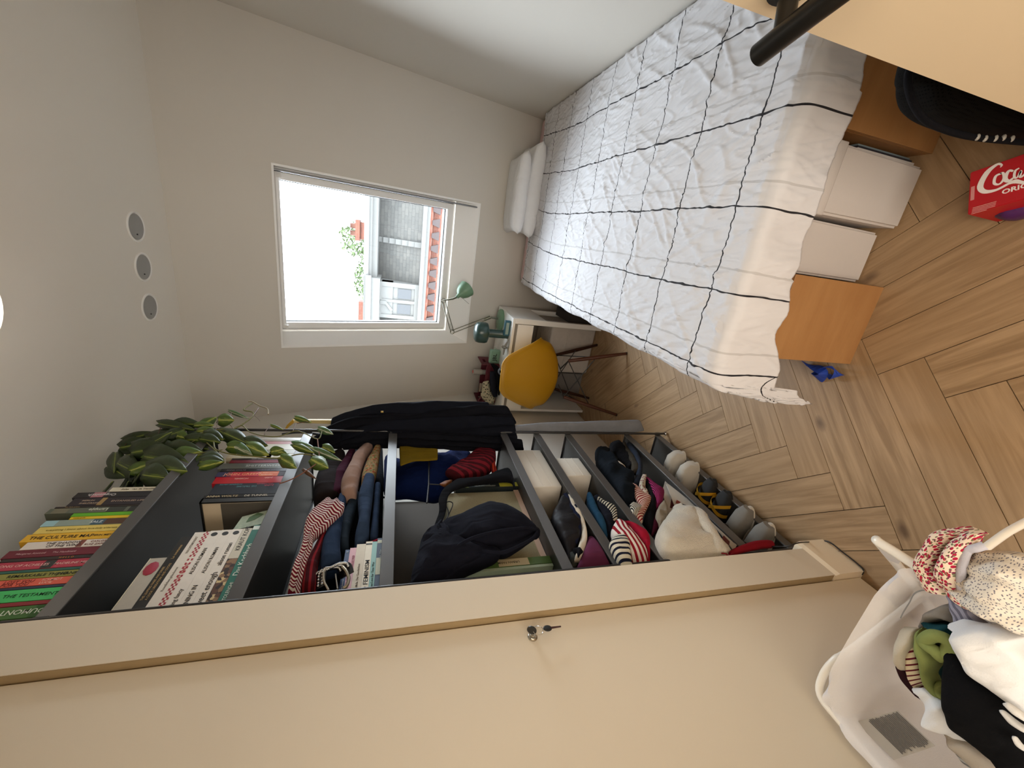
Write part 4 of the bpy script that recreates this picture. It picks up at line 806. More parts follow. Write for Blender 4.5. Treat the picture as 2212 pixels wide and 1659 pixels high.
bm=new(); tube(bm,smooth_pts([(-0.975,1.034,1.418),(-0.945,1.041,1.369),(-0.935,1.056,1.292),(-0.94,1.072,1.219),(-0.965,1.103,1.145),(-0.995,1.119,1.099),(-0.975,1.06,1.136),(-0.955,1.005,1.21),(-0.955,0.985,1.267),(-0.955,0.998,1.329)],6),.006,8); o=mk('brim_seam',bm,navy,bpy.data.objects['navy_beanie'])
garment('navy_hoodie',[((-1.03,1.232,1.448),(-1.03,1.19,1.406),.025),((-1.02,1.17,1.478),(-1.02,1.108,1.406),.04),((-1.01,1.127,1.51),(-1.01,1.073,1.358),.045),((-1.01,1.046,1.531),(-1.01,1.024,1.256),.045),((-1.015,0.995,1.545),(-1.015,0.98,1.362),.04),((-1.02,0.957,1.55),(-1.02,0.949,1.436),.03)],navy,'navy cotton jersey bunched up at the near end of the wide shelf','jersey',None,(1,0,0),fold=(.018,12,9),wave=(.006,9),res=8,nr=36)
garment('collar_fold',[((-0.985,1.17,1.447),(-0.985,1.153,1.419),.006),((-0.975,1.115,1.447),(-0.975,1.099,1.42),.01),((-0.98,1.119,1.498),(-0.98,1.089,1.467),.01),((-0.985,1.099,1.508),(-0.985,1.077,1.491),.006)],navy,'','',None,(1,0,0),parent=bpy.data.objects['navy_hoodie'])
# white felt boxes on the lower shelves
def shelf_box(y0,y1,z0,z1,label,xf=-1.03,dep=.30):
    t=thing('storage_box',label,'storage box',(xf-dep/2,(y0+y1)/2,z0),'white fabric boxes on the rack')
    fm=mat('white_fabric_box','#d9d2c6',.9,0,.03,10,.25,600)
    bm=rbox((xf-dep,y0,z0),(xf,y1,z1),.005); mk('body',bm,fm,t)
    bm=new(); w=(z1-z0)
    for f in (.32,.62): box(bm,(xf,y0+.004,z0+w*f),(xf+.0015,y1-.004,z0+w*f+.003))
    mk('seam',bm,fm,t,False,kind='stuff')
shelf_box(1.437,1.765,.866,1.012,'white fabric box on the shelf below the wide one, with fold lines')
shelf_box(1.516,1.682,.678,.808,'shorter white fabric box one shelf below its neighbour')
GL='clothes on the lower shelves'
garment('satin_top',[((-1.06,1.369,0.894),(-1.06,1.407,0.832),.03),((-1.05,1.259,0.977),(-1.05,1.24,0.877),.05),((-1.045,1.171,1.005),(-1.045,1.161,0.889),.06),((-1.045,1.104,1.001),(-1.045,1.079,0.936),.05),((-1.05,1.03,1.004),(-1.05,1.027,0.978),.03)],charcoal,'charcoal satin garment folded beside the larger white fabric box','top',GL,(1,0,0),fold=(.012,16,2))
garment('waistband',[((-1.03,1.369,0.887),(-1.03,1.368,0.866),.01),((-1.02,1.289,0.896),(-1.02,1.293,0.866),.014),((-1.015,1.199,0.906),(-1.015,1.198,0.883),.016),((-1.015,1.13,0.928),(-1.015,1.123,0.91),.016),((-1.02,1.073,0.965),(-1.02,1.071,0.945),.014)],cloth('ink_blue','#151a30'),'ink blue folded waistband along the charcoal garment','trousers',GL,(1,0,0))
garment('cream_undershirt',[((-1.015,1.348,0.875),(-1.015,1.335,0.862),.008),((-1.012,1.284,0.887),(-1.012,1.277,0.866),.01),((-1.012,1.185,0.901),(-1.012,1.188,0.873),.014),((-1.012,1.124,0.908),(-1.012,1.095,0.9),.016),((-1.015,1.048,0.955),(-1.015,1.05,0.923),.02),((-1.02,1.001,0.988),(-1.02,0.998,0.955),.02)],creamc,'cream cotton edge folded beside the ink blue waistband','top',GL,(1,0,0),fold=(.006,22,5))
garment('mauve_shirt',[((-1.03,1.096,0.892),(-1.03,1.098,0.868),.015),((-1.02,1.042,0.929),(-1.02,1.037,0.874),.03),((-1.02,0.995,0.967),(-1.02,0.986,0.875),.035),((-1.03,0.964,0.995),(-1.03,0.958,0.869),.03)],mauve,'mauve folded shirt at the near end below the wide shelf','shirt',GL,(1,0,0),fold=(.004,14,6))
garment('grey_sock_pile',[((-1.04,1.027,0.997),(-1.04,1.029,0.972),.02),((-1.04,1.003,1.003),(-1.04,0.992,0.974),.02),((-1.05,0.989,1.004),(-1.05,0.985,0.982),.015)],cloth('slate_knit','#3f423f'),'dark sage knit piece under the black strap','knitwear',GL,(1,0,0))
garment('black_socks',[((-1.01,1.028,0.982),(-1.01,1.007,0.981),.01),((-1.005,1.021,0.966),(-1.005,0.989,0.983),.018),((-1.01,1.013,0.955),(-1.01,0.997,0.971),.01)],blackc,'small black bundle on the cream cotton edge','socks',GL,(1,0,0))
garment('petrol_blouse',[((-1.04,1.37,0.769),(-1.04,1.362,0.75),.02),((-1.035,1.285,0.804),(-1.035,1.282,0.768),.03),((-1.03,1.206,0.817),(-1.03,1.208,0.78),.035),((-1.03,1.138,0.826),(-1.03,1.146,0.791),.03),((-1.035,1.104,0.822),(-1.035,1.112,0.803),.02)],cloth('petrol_cotton','#1b3d55'),'petrol blue top rolled beside the shorter white box','top',GL,(1,0,0))
garment('grey_vest',[((-1.05,1.362,0.735),(-1.05,1.367,0.711),.02),((-1.04,1.288,0.764),(-1.04,1.268,0.719),.03),((-1.035,1.225,0.779),(-1.035,1.21,0.721),.04),((-1.035,1.162,0.79),(-1.035,1.168,0.739),.04),((-1.045,1.095,0.806),(-1.045,1.111,0.77),.03)],cloth('midnight_cotton','#10121c'),'midnight blue folded top between petrol and striped tops','top',GL,(1,0,0))
garment('zebra_scarf',[((-1.01,1.309,0.752),(-1.01,1.302,0.743),.01),((-1.008,1.252,0.747),(-1.008,1.262,0.725),.014),((-1.008,1.206,0.75),(-1.008,1.237,0.705),.016),((-1.008,1.164,0.76),(-1.008,1.182,0.724),.014)],stripes('black_white_stripe',('#bdb6a4','#101016'),1,.013,.006,.5),'black and white striped scarf tail on the dark tops','scarf',GL,(1,0,0))
garment('red_striped_shirt',[((-1.015,1.155,0.747),(-1.015,1.158,0.717),.02),((-1.008,1.105,0.793),(-1.008,1.103,0.71),.03),((-1.005,1.06,0.808),(-1.005,1.041,0.709),.035),((-1.008,0.999,0.799),(-1.008,0.994,0.707),.03),((-1.015,0.951,0.793),(-1.015,0.948,0.726),.025)],rwst,'red and white wide striped shirt on the third lowest shelf','shirt',GL,(1,0,0),fold=(.005,12,2))
garment('crimson_top',[((-1.03,1.173,0.705),(-1.03,1.175,0.696),.015),((-1.022,1.128,0.692),(-1.022,1.12,0.664),.03),((-1.018,1.064,0.695),(-1.018,1.084,0.647),.035),((-1.02,1.011,0.7),(-1.02,1.035,0.66),.03),((-1.03,0.963,0.716),(-1.03,0.969,0.701),.02)],crims,'crimson top lying under the red striped shirt','top',GL,(1,0,0))
garment('navy_striped_shirt',[((-0.99,1.048,0.817),(-0.99,1.046,0.763),.02),((-0.985,1.014,0.854),(-0.985,1.011,0.773),.025),((-0.985,0.968,0.861),(-0.985,0.966,0.794),.025),((-0.99,0.929,0.86),(-0.99,0.924,0.812),.02)],bwst,'navy and cream striped shirt in front of the red striped one','shirt',GL,(1,0,0),fold=(.005,16,4))
# shelf .268: dark jumble
GJ='jumbled clothes on the shelf above the shoes'
garment('black_trousers',[((-1.08,1.812,0.508),(-1.08,1.849,0.411),.04),((-1.06,1.611,0.589),(-1.06,1.65,0.464),.06),((-1.05,1.46,0.605),(-1.05,1.51,0.465),.06),((-1.045,1.341,0.622),(-1.045,1.376,0.508),.05),((-1.05,1.276,0.612),(-1.05,1.288,0.571),.03)],cloth('blue_black','#10161d'),'blue black bundle of trousers above the shoes','trousers',GJ,(1,0,0),fold=(.02,14,7))
garment('black_shawl',[((-1.08,1.888,0.376),(-1.08,1.915,0.286),.03),((-1.06,1.741,0.422),(-1.06,1.752,0.338),.04),((-1.05,1.591,0.445),(-1.05,1.632,0.361),.04)],blackc,'black shawl at the far end above the shoes','shawl',GJ,(1,0,0),fold=(.012,18,2))
garment('olive_scarf',[((-1.04,1.844,0.324),(-1.04,1.844,0.302),.01),((-1.03,1.702,0.381),(-1.03,1.714,0.339),.015),((-1.02,1.596,0.417),(-1.02,1.606,0.378),.018),((-1.02,1.524,0.459),(-1.02,1.533,0.402),.02)],cloth('olive_grey','#3d3830'),'olive grey scarf trailing over the dark bundle','scarf',GJ,(1,0,0))
garment('charcoal_tights',[((-1.03,1.813,0.318),(-1.03,1.8,0.281),.02),((-1.02,1.64,0.371),(-1.02,1.639,0.337),.025),((-1.02,1.533,0.421),(-1.02,1.532,0.389),.025),((-1.02,1.43,0.501),(-1.02,1.419,0.471),.02)],cloth('steel_blue_knit','#272e3b'),'steel blue tights along the shelf edge','tights',GJ,(1,0,0))
garment('pale_top',[((-1.02,1.62,0.49),(-1.02,1.609,0.476),.008),((-1.015,1.549,0.504),(-1.015,1.568,0.467),.01),((-1.015,1.489,0.512),(-1.015,1.508,0.483),.01)],creamc,'narrow cream cloth strip tucked in the dark bundle','top',GJ,(1,0,0))
garment('white_knot',[((-1,1.473,0.428),(-1,1.453,0.421),.01),((-0.998,1.389,0.499),(-0.998,1.379,0.472),.016),((-0.998,1.321,0.525),(-0.998,1.328,0.492),.014),((-1,1.283,0.536),(-1,1.29,0.509),.01)],spots('pale_dotted','#b5aa98',[('#7a3b4a',.25)],60,.3),'pale dotted blouse sleeve twisted near the magenta top','blouse',GJ,(1,0,0),fold=(.008,30,3))
garment('red_stripe_top',[((-1.01,1.398,0.529),(-1.01,1.371,0.515),.015),((-1.005,1.308,0.566),(-1.005,1.305,0.504),.02),((-1.005,1.239,0.585),(-1.005,1.265,0.512),.022),((-1.01,1.183,0.638),(-1.01,1.194,0.589),.02),((-1.015,1.154,0.638),(-1.015,1.166,0.615),.015)],stripes('fine_red_stripe',('#c2a893','#7c1420'),1,.013,.003,.45),'fine red and cream striped top above the shoes','top',GJ,(1,0,0))
garment('black_stripe_top',[((-1.005,1.234,0.636),(-1.005,1.262,0.598),.012),((-1,1.193,0.651),(-1,1.224,0.584),.015),((-1.005,1.177,0.638),(-1.005,1.183,0.629),.01)],stripes('fine_black_stripe',('#c9c2b0','#17161b'),0,.008,.001,.5),'fine black and cream striped cloth corner','top',GJ,(1,0,0))
garment('magenta_top',[((-1.01,1.449,0.421),(-1.01,1.439,0.411),.012),((-1.005,1.37,0.451),(-1.005,1.377,0.41),.022),((-1.003,1.301,0.484),(-1.003,1.33,0.402),.026),((-1.005,1.241,0.505),(-1.005,1.254,0.462),.025)],pkst,'magenta ribbed top above the shoes','top',GJ,(1,0,0))
garment('black_jersey',[((-1.02,1.418,0.447),(-1.02,1.408,0.422),.02),((-1.02,1.262,0.527),(-1.02,1.275,0.478),.035),((-1.03,1.176,0.599),(-1.03,1.186,0.539),.035),((-1.04,1.122,0.614),(-1.04,1.132,0.576),.03)],blackc,'black jersey wedged between striped and magenta tops','jersey',GJ,(1,0,0))
garment('wine_top',[((-1.03,1.214,0.526),(-1.03,1.212,0.505),.02),((-1.03,1.147,0.58),(-1.03,1.132,0.553),.03),((-1.035,1.103,0.607),(-1.035,1.096,0.601),.02)],cloth('wine','#3b0a1c'),'wine red cloth beside the cream fleece','top',GJ,(1,0,0))
garment('beige_pouch',[((-1,1.255,0.463),(-1,1.246,0.451),.015),((-0.998,1.196,0.531),(-0.998,1.178,0.487),.025),((-1,1.151,0.565),(-1,1.14,0.518),.025),((-1.005,1.117,0.57),(-1.005,1.121,0.541),.015)],cloth('beige_cotton','#8e8373'),'beige crumpled cotton pouch between magenta top and fleece','pouch',GJ,(1,0,0),fold=(.008,30,8))
garment('cream_fleece',[((-1,1.188,0.458),(-1,1.184,0.407),.03),((-0.99,1.111,0.556),(-0.99,1.122,0.378),.06),((-0.985,1.035,0.646),(-0.985,1.03,0.394),.075),((-0.985,0.967,0.673),(-0.985,0.967,0.397),.07),((-0.99,0.927,0.668),(-0.99,0.929,0.395),.05)],fleece,'cream fleece blanket bundled at the near end above the shoes','blanket',None,(1,0,0),fold=(.02,9,3),res=8,nr=36)
garment('fleece_flap',[((-0.96,1.124,0.455),(-0.96,1.138,0.376),.03),((-0.945,1.067,0.463),(-0.945,1.068,0.397),.035),((-0.94,0.985,0.476),(-0.94,0.981,0.427),.03),((-0.95,0.916,0.483),(-0.95,0.907,0.445),.02)],fleece,'','',None,(1,0,0),parent=bpy.data.objects['cream_fleece'])
# magazines leaning at shelf .268
magm=[mat('magpaper_a','#d2cec6',.5,0,.06,30,0),mat('magpaper_b','#bdb9b0',.5,0,.06,30,0),mat('magpaper_c','#c9c5bb',.5,0,.06,30,0)]
def magazine(pts,x,th,m,label,prints):
    t=thing('magazine',label,'magazine',(x,V(pts[0]).y,.295),'magazines above the shoes')
    bm=new(); poly(bm,pts,th,(-1,0,0)); mk('cover',bm,m,t,False)
    for q,c in prints:
        bm=new(); poly(bm,[V(v)+V((.0012,0,0)) for v in q],.0006,(-1,0,0)); mk('print',bm,inkm(c),t,False)
magazine([(-1.035,1.515,0.249),(-1.035,1.385,0.362),(-1.035,1.186,0.464),(-1.035,1.17,0.345),(-1.035,1.273,0.265),(-1.035,1.479,0.253)],-1.035,.006,magm[0],'pale magazine standing behind the others above the shoes',[([(-1.035,1.47,0.267),(-1.035,1.433,0.299),(-1.035,1.391,0.296),(-1.035,1.422,0.268)],'#3a3431'),([(-1.035,1.336,0.345),(-1.035,1.258,0.409),(-1.035,1.241,0.385),(-1.035,1.294,0.344)],'#5a2228')])
magazine([(-1.018,1.41,0.327),(-1.018,1.213,0.411),(-1.018,1.149,0.344),(-1.018,1.227,0.282),(-1.018,1.414,0.314)],-1.018,.004,magm[2],'magazine with a dark blue photo in front of the pale one above the shoes',[([(-1.018,1.264,0.35),(-1.018,1.212,0.397),(-1.018,1.2,0.333),(-1.018,1.23,0.316)],'#202c3c'),([(-1.018,1.289,0.356),(-1.018,1.266,0.379),(-1.018,1.256,0.362),(-1.018,1.272,0.348)],'#8a3a34')])
magazine([(-1.004,1.148,0.31),(-1.004,1.046,0.322),(-1.004,0.955,0.342),(-1.004,0.984,0.299),(-1.004,0.994,0.306)],-1.004,.004,magm[1],'magazine corner with a dark red block at the near end above the shoes',[([(-1.004,1.036,0.319),(-1.004,1.018,0.344),(-1.004,0.972,0.351),(-1.004,1.001,0.32)],'#5e1f24')])
# shoes on the lowest shelf
def shoe(c,ln,wd_,h,rz,m,sole,label,group,cat='shoe',name='shoe'):
    t=thing(name,label,cat,c,group); M=Matrix.Translation(c)@Matrix.Rotation(rz,4,'Z')
    def body(zs):
        st=[]
        for f,w,zt in ((0,.55,.62),(.12,.8,.95),(.3,.86,1),(.5,.85,.8),(.68,.95,.62),(.85,.9,.5),(1,.5,.3)):
            y=(f-.5)*ln; st.append((y,w*wd_/2,zt*h))
        return st
    bm=new(); rings=[]
    for y,w,zt in body(0):
        ring=[]
        for k in range(16):
            a=PI*k/15; x=math.cos(a); z=math.sin(a)
            ring.append(bm.verts.new(M@V((w*math.copysign(abs(x)**.7,x),y,.012+zt*z**.7))))
        ring.append(bm.verts.new(M@V((-w,y,.012)))); rings.append(ring)
    for A,B in zip(rings,rings[1:]):
        for k in range(16): bm.faces.new((A[k],A[k+1],B[k+1],B[k]))
    bm.faces.new(rings[0]); bm.faces.new(rings[-1][::-1]); mk('upper',bm,m,t)
    bm=new(); A=[];B=[]
    for k in range(28):
        a=2*PI*k/28; y=math.sin(a)*ln*.52; x=math.cos(a)*wd_*.5*(1+.08*math.sin(a)); A.append(bm.verts.new(M@V((x,y,0)))); B.append(bm.verts.new(M@V((x*.97,y*.98,.018))))
    bm.faces.new(A[::-1]); bm.faces.new(B)
    for k in range(28): bm.faces.new((A[k],A[(k+1)%28],B[(k+1)%28],B[k]))
    mk('sole',bm,sole,t)
    # opening
    bm=new(); tube(bm,[M@V((math.cos(a)*wd_*.27,-.16*ln+math.sin(a)*ln*.2,h*(.98+.0*math.sin(a)))) for a in [2*PI*k/20 for k in range(20)]],.005,8,closed=True); mk('collar',bm,m,t)
    return t,M
ws=mat('white_suede','#b9b3a8',.9,0,.08,20,.3,300); wsole=mat('white_rubber','#c6c0b4',.6); bs=mat('black_suede','#121212',.8)
sz=.0815
shoe((-1.085,1.62,sz),.24,.09,.085,math.radians(92),ws,wsole,'off white slipper shoe at the far end of the lowest shelf','shoes on the lowest shelf')
shoe((-1.085,1.515,sz),.24,.09,.085,math.radians(88),ws,wsole,'off white slipper shoe next to the black crossed strap sandals','shoes on the lowest shelf')
for y,lab in ((1.375,'black sandal with crossed yellow straps nearer the white shoes'),(1.275,'black sandal with crossed yellow straps nearer the grey sneakers')):
    t,M=shoe((-1.09,y,sz),.23,.085,.06,math.radians(-90),bs,bs,lab,'crossed strap sandals on the lowest shelf','sandal','sandal')
    ym=mat('yellow_strap','#b98a12',.6)
    for s in (1,-1):
        bm=new(); pv=None
        for k in range(13):
            a=PI*k/12; x=math.cos(a)*.045; z=.014+.058*math.sin(a)**.8; y_=.035+s*math.cos(a)*.028
            q=[bm.verts.new(M@V((x,y_+d*1.1,z+.003))) for d in (-.008,.008)]
            if pv: bm.faces.new((pv[0],q[0],q[1],pv[1]))
            pv=q
        mk('strap',bm,ym,t)
for y,lab in ((1.155,'grey and black sneaker on the lowest shelf'),(1.045,'grey and black sneaker behind the red umbrella')):
    t,M=shoe((-1.09,y,sz),.25,.09,.09,math.radians(-94),mat('grey_mesh','#77736c',.85,0,.15,40),wsole,lab,'sneakers on the lowest shelf','sneaker','sneaker')
    bm=new(); tube(bm,[M@V((math.cos(a)*.03,-.03+math.sin(a)*.055,.095)) for a in [2*PI*k/20 for k in range(20)]],.008,8,closed=True); mk('padding',bm,blk,t)
t=thing('umbrella','small folded red umbrella with wrist cord across the shoe shelf','umbrella',(-0.96,0.925,0.299))
bm=new(); tube(bm,smooth_pts([(-0.95,0.891,0.44),(-0.95,0.907,0.369),(-0.955,0.925,0.275),(-0.96,0.929,0.203)],4),[.006,.009,.011,.012,.013,.014,.015,.016,.016,.016,.016,.015,.013],12); mk('canopy',bm,cloth('umbrella_red','#7d1420'),t)
bm=new(); tube(bm,smooth_pts([(-0.945,0.888,0.44),(-0.94,0.889,0.423),(-0.94,0.873,0.469),(-0.942,0.885,0.463),(-0.945,0.892,0.478)],5),.0025,6); mk('cord',bm,cloth('umbrella_red','#7d1420'),t)
bm=new(); tube(bm,smooth_pts([(-0.955,0.911,0.22),(-0.9,0.854,0.237),(-0.89,0.856,0.185),(-0.946,0.907,0.012),(-0.916,0.874,0.004),(-0.915,0.817,0.004),(-0.916,0.771,0.004),(-0.921,0.741,0.004),(-0.94,0.737,0.004)],6),.0024,8); tag(mk('cable',bm,black,None),'thin black cable running from the rack around the skirting end','cable')
# ================================================================ clothes hanging at the far end of the rack
GH='dark clothes hanging at the rack end'
def hang(stp,m,label,cat,y,th=.02,grp=GH,fold=(.014,7,1),wave=(.008,9),name='hanging_garment'):
    st=[(a,b,th*k) for a,b,k in stp]
    return garment(name,st,m,label,cat,grp,(-.2,-1,0),fold=fold,wave=wave,res=6,nr=32,sq=.8)
hb=cloth('hanging_black','#121319',var=.2); hb2=cloth('hanging_ink','#15171f',var=.2)
hang([((-0.964,1.96,1.91),(-1.055,1.96,1.921),.6),((-0.905,1.96,1.78),(-1.027,1.96,1.801),1),((-0.871,1.96,1.603),(-1.011,1.96,1.597),1.2),((-0.853,1.96,1.369),(-0.98,1.96,1.358),1.2),((-0.851,1.96,1.145),(-0.948,1.96,1.107),1)],hb2,'black hanging jacket furthest from the door with a small yellow tag','jacket',1.96,fold=(.012,7,1))
hang([((-1,1.93,1.948),(-1.078,1.93,1.939),.6),((-0.934,1.93,1.799),(-1.064,1.93,1.82),1),((-0.911,1.93,1.555),(-1.049,1.93,1.548),1),((-0.863,1.93,1.274),(-1.019,1.93,1.258),1),((-0.854,1.93,1.048),(-0.959,1.93,0.975),.9)],hb,'black hanging trousers second from the far side','trousers',1.93,fold=(.012,9,4))
hang([((-1.048,1.9,1.912),(-1.087,1.9,1.898),.6),((-0.964,1.9,1.731),(-1.087,1.9,1.729),1),((-0.927,1.9,1.509),(-1.088,1.9,1.488),1.1),((-0.908,1.9,1.249),(-1.074,1.9,1.232),1),((-0.916,1.9,1.007),(-1.038,1.9,0.971),.9)],hb2,'black hanging skirt in the middle of the bundle','skirt',1.90,fold=(.012,8,7))
hang([((-1.044,1.87,1.866),(-1.083,1.87,1.845),.5),((-1.005,1.87,1.685),(-1.07,1.87,1.661),.9),((-0.989,1.87,1.413),(-1.079,1.87,1.407),.9),((-1.006,1.87,1.143),(-1.091,1.87,1.133),.9),((-1.028,1.87,0.946),(-1.086,1.87,0.929),.8)],hb,'black hanging leggings nearest the door','leggings',1.87,th=.014,fold=(.008,9,2))
garment('dark_sleeve',[((-1.138,1.9,2.07),(-1.079,1.9,2.037),.014),((-1.095,1.9,1.966),(-1.018,1.9,1.964),.02),((-1.095,1.9,1.87),(-1.01,1.9,1.881),.02)],hb,'black sleeve of a garment drooping over the novels shelf end','sleeve',None,(-.2,-1,0),fold=(.006,12,3))
o=garment('grey_trousers',[((-0.972,1.915,1.048),(-1.012,1.915,1.043),.012),((-0.946,1.915,0.795),(-1.004,1.915,0.785),.014),((-0.933,1.915,0.569),(-1.002,1.915,0.554),.016),((-0.922,1.915,0.33),(-0.999,1.915,0.294),.018),((-0.917,1.915,0.212),(-0.985,1.915,0.161),.018)],cloth('heather_grey','#7e8085'),'light grey sweatpants hanging below the black clothes','trousers',None,(-.2,-1,0),fold=(.006,14,2))
ht=thing('clothes_hanger','pale wooden hanger with a yellow end among the hanging clothes','hanger',(-1.01,2,1.959))
bm=new(); poly(bm,[(-0.987,2,2.094),(-0.984,2,1.828),(-1.007,2,1.883),(-1.002,2,2.094)],.012,(0,-1,0)); mk('bar',bm,mat('pale_wood','#d9c48a',.5),ht,False)
bm=new(); tube(bm,[(-0.995,2,2.094),(-1.026,2,2.124),(-1.052,2,2.14)],[.009,.007,.003],8); mk('end',bm,mat('yellow_tip','#c79a2c',.5),ht)
bm=new(); tube(bm,smooth_pts([(-1.035,1.93,2.133),(-1.019,1.92,2.049),(-1.028,1.91,1.945),(-1.035,1.9,1.87)],4),.006,8); mk('hook',bm,blk,ht)
bm=new(); box(bm,V((-0.904,1.92,1.672)),V((-0.904,1.92,1.672))+V((.008,.002,.012))); tag(mk('garment_label',bm,mat('yellow_label','#c9a95a',.6),None,False),'small yellow tag on the black hanging jacket','label')
# ================================================================ pothos on the top shelf
pc=V((-1.19,1.60,2.4115))
pt=thing('potted_plant','trailing variegated pothos in a black pot on the top shelf','plant',pc)
bm=new(); lathe(bm,[(0,0),(.058,0),(.078,.13),(.083,.13),(.083,.145),(.072,.145),(.070,.12),(0,.12)],pc,n=28); mk('pot',bm,blk,pt)
bm=new(); lathe(bm,[(0,.128),(.04,.126),(.069,.12)],pc,n=20); mk('soil',bm,mat('potting_soil','#1d1611',.95,0,.3,60,.5,80),pt)
def leafmat(key,c1,c2,c3):
    m,nt,b=nm(key); uv=N(nt,'ShaderNodeUVMap'); sp=N(nt,'ShaderNodeSeparateXYZ'); L(nt,uv.outputs[0],sp.inputs[0]); oi=N(nt,'ShaderNodeObjectInfo')
    no=N(nt,'ShaderNodeTexNoise'); no.inputs['Scale'].default_value=3; mp=N(nt,'ShaderNodeMapping'); mp.inputs['Scale'].default_value=(1,4,1); ad=N(nt,'ShaderNodeVectorMath',operation='ADD'); cb=N(nt,'ShaderNodeCombineXYZ'); L(nt,math_(nt,'MULTIPLY',oi.outputs['Random'],31.0),cb.inputs[0]); L(nt,uv.outputs[0],ad.inputs[0]); L(nt,cb.outputs[0],ad.inputs[1]); L(nt,ad.outputs[0],mp.inputs[0]); L(nt,mp.outputs[0],no.inputs['Vector'])
    d=math_(nt,'ABSOLUTE',sp.outputs[1]); v=math_(nt,'ADD',math_(nt,'MULTIPLY',no.outputs[0],.55),math_(nt,'MULTIPLY',math_(nt,'SUBTRACT',.4,d),.5))
    r=N(nt,'ShaderNodeMapRange'); r.inputs[1].default_value=.38; r.inputs[2].default_value=.47; L(nt,v,r.inputs[0])
    c=mixc(nt,r.outputs[0],lin(c1),lin(c2)); mid=math_(nt,'LESS_THAN',d,.03); c=mixc(nt,mid,c,lin(c3)); L(nt,c,b.inputs['Base Color']); b.inputs['Roughness'].default_value=.4; bump(nt,b,60,.15,.002); return m
lm_d=leafmat('pothos_dark','#2e3d20','#566a28','#9aa54a'); lm_m=leafmat('pothos_mid','#4c6426','#a0aa45','#bcc06e'); lm_v=leafmat('pothos_pale','#4b6a3a','#d3d6c2','#c9cfae')
stemm=mat('pothos_stem','#6d6a35',.6); stemr=mat('pothos_stem_brown','#5d3d26',.6)
def leaf(p,tip,wd_,nrm,m,curl=.25,cup=.18):
    p,tip=V(p),V(tip); d=tip-p; ln=d.length; d.normalize(); n=V(nrm).normalized(); n=(n-d*n.dot(d)).normalized(); s=d.cross(n)
    bm=new(); uvl=bm.loops.layers.uv.new('UVMap'); uvv={}; rows=[]
    NL=8; 
    for i in range(NL+1):
        t=i/NL; w=wd_*.5*(math.sin(PI*min(1,t*.93+.07))**.75)*(1.18-.6*t)*1.25
        if i==NL: w=.0004
        row=[]
        for j in (-2,-1,0,1,2):
            x=j/2; q=p+d*ln*(t-(.10*abs(x)*(1-t)*1.2))+s*w*x+n*(-cup*w*x*x*1.6-curl*ln*t*t*.5+.02*wd_*math.sin(t*9+x*3))
            v=bm.verts.new(q); row.append(v); uvv[v]=(t,x*w/(wd_*.6))
        rows.append(row)
    for a,b in zip(rows,rows[1:]):
        for j in range(4): bm.faces.new((a[j],a[j+1],b[j+1],b[j]))
    for f in bm.faces:
        for lp in f.loops: lp[uvl].uv=uvv[lp.vert]
    o=mk('leaf',bm,m,pt); so=o.modifiers.new('thickness','SOLIDIFY'); so.thickness=.0008; return o
V0=V((0,0,1.62))
def tocam(p,a=0,b=0):
    n=(V0-V(p)).normalized(); return n+V((0,b,a))
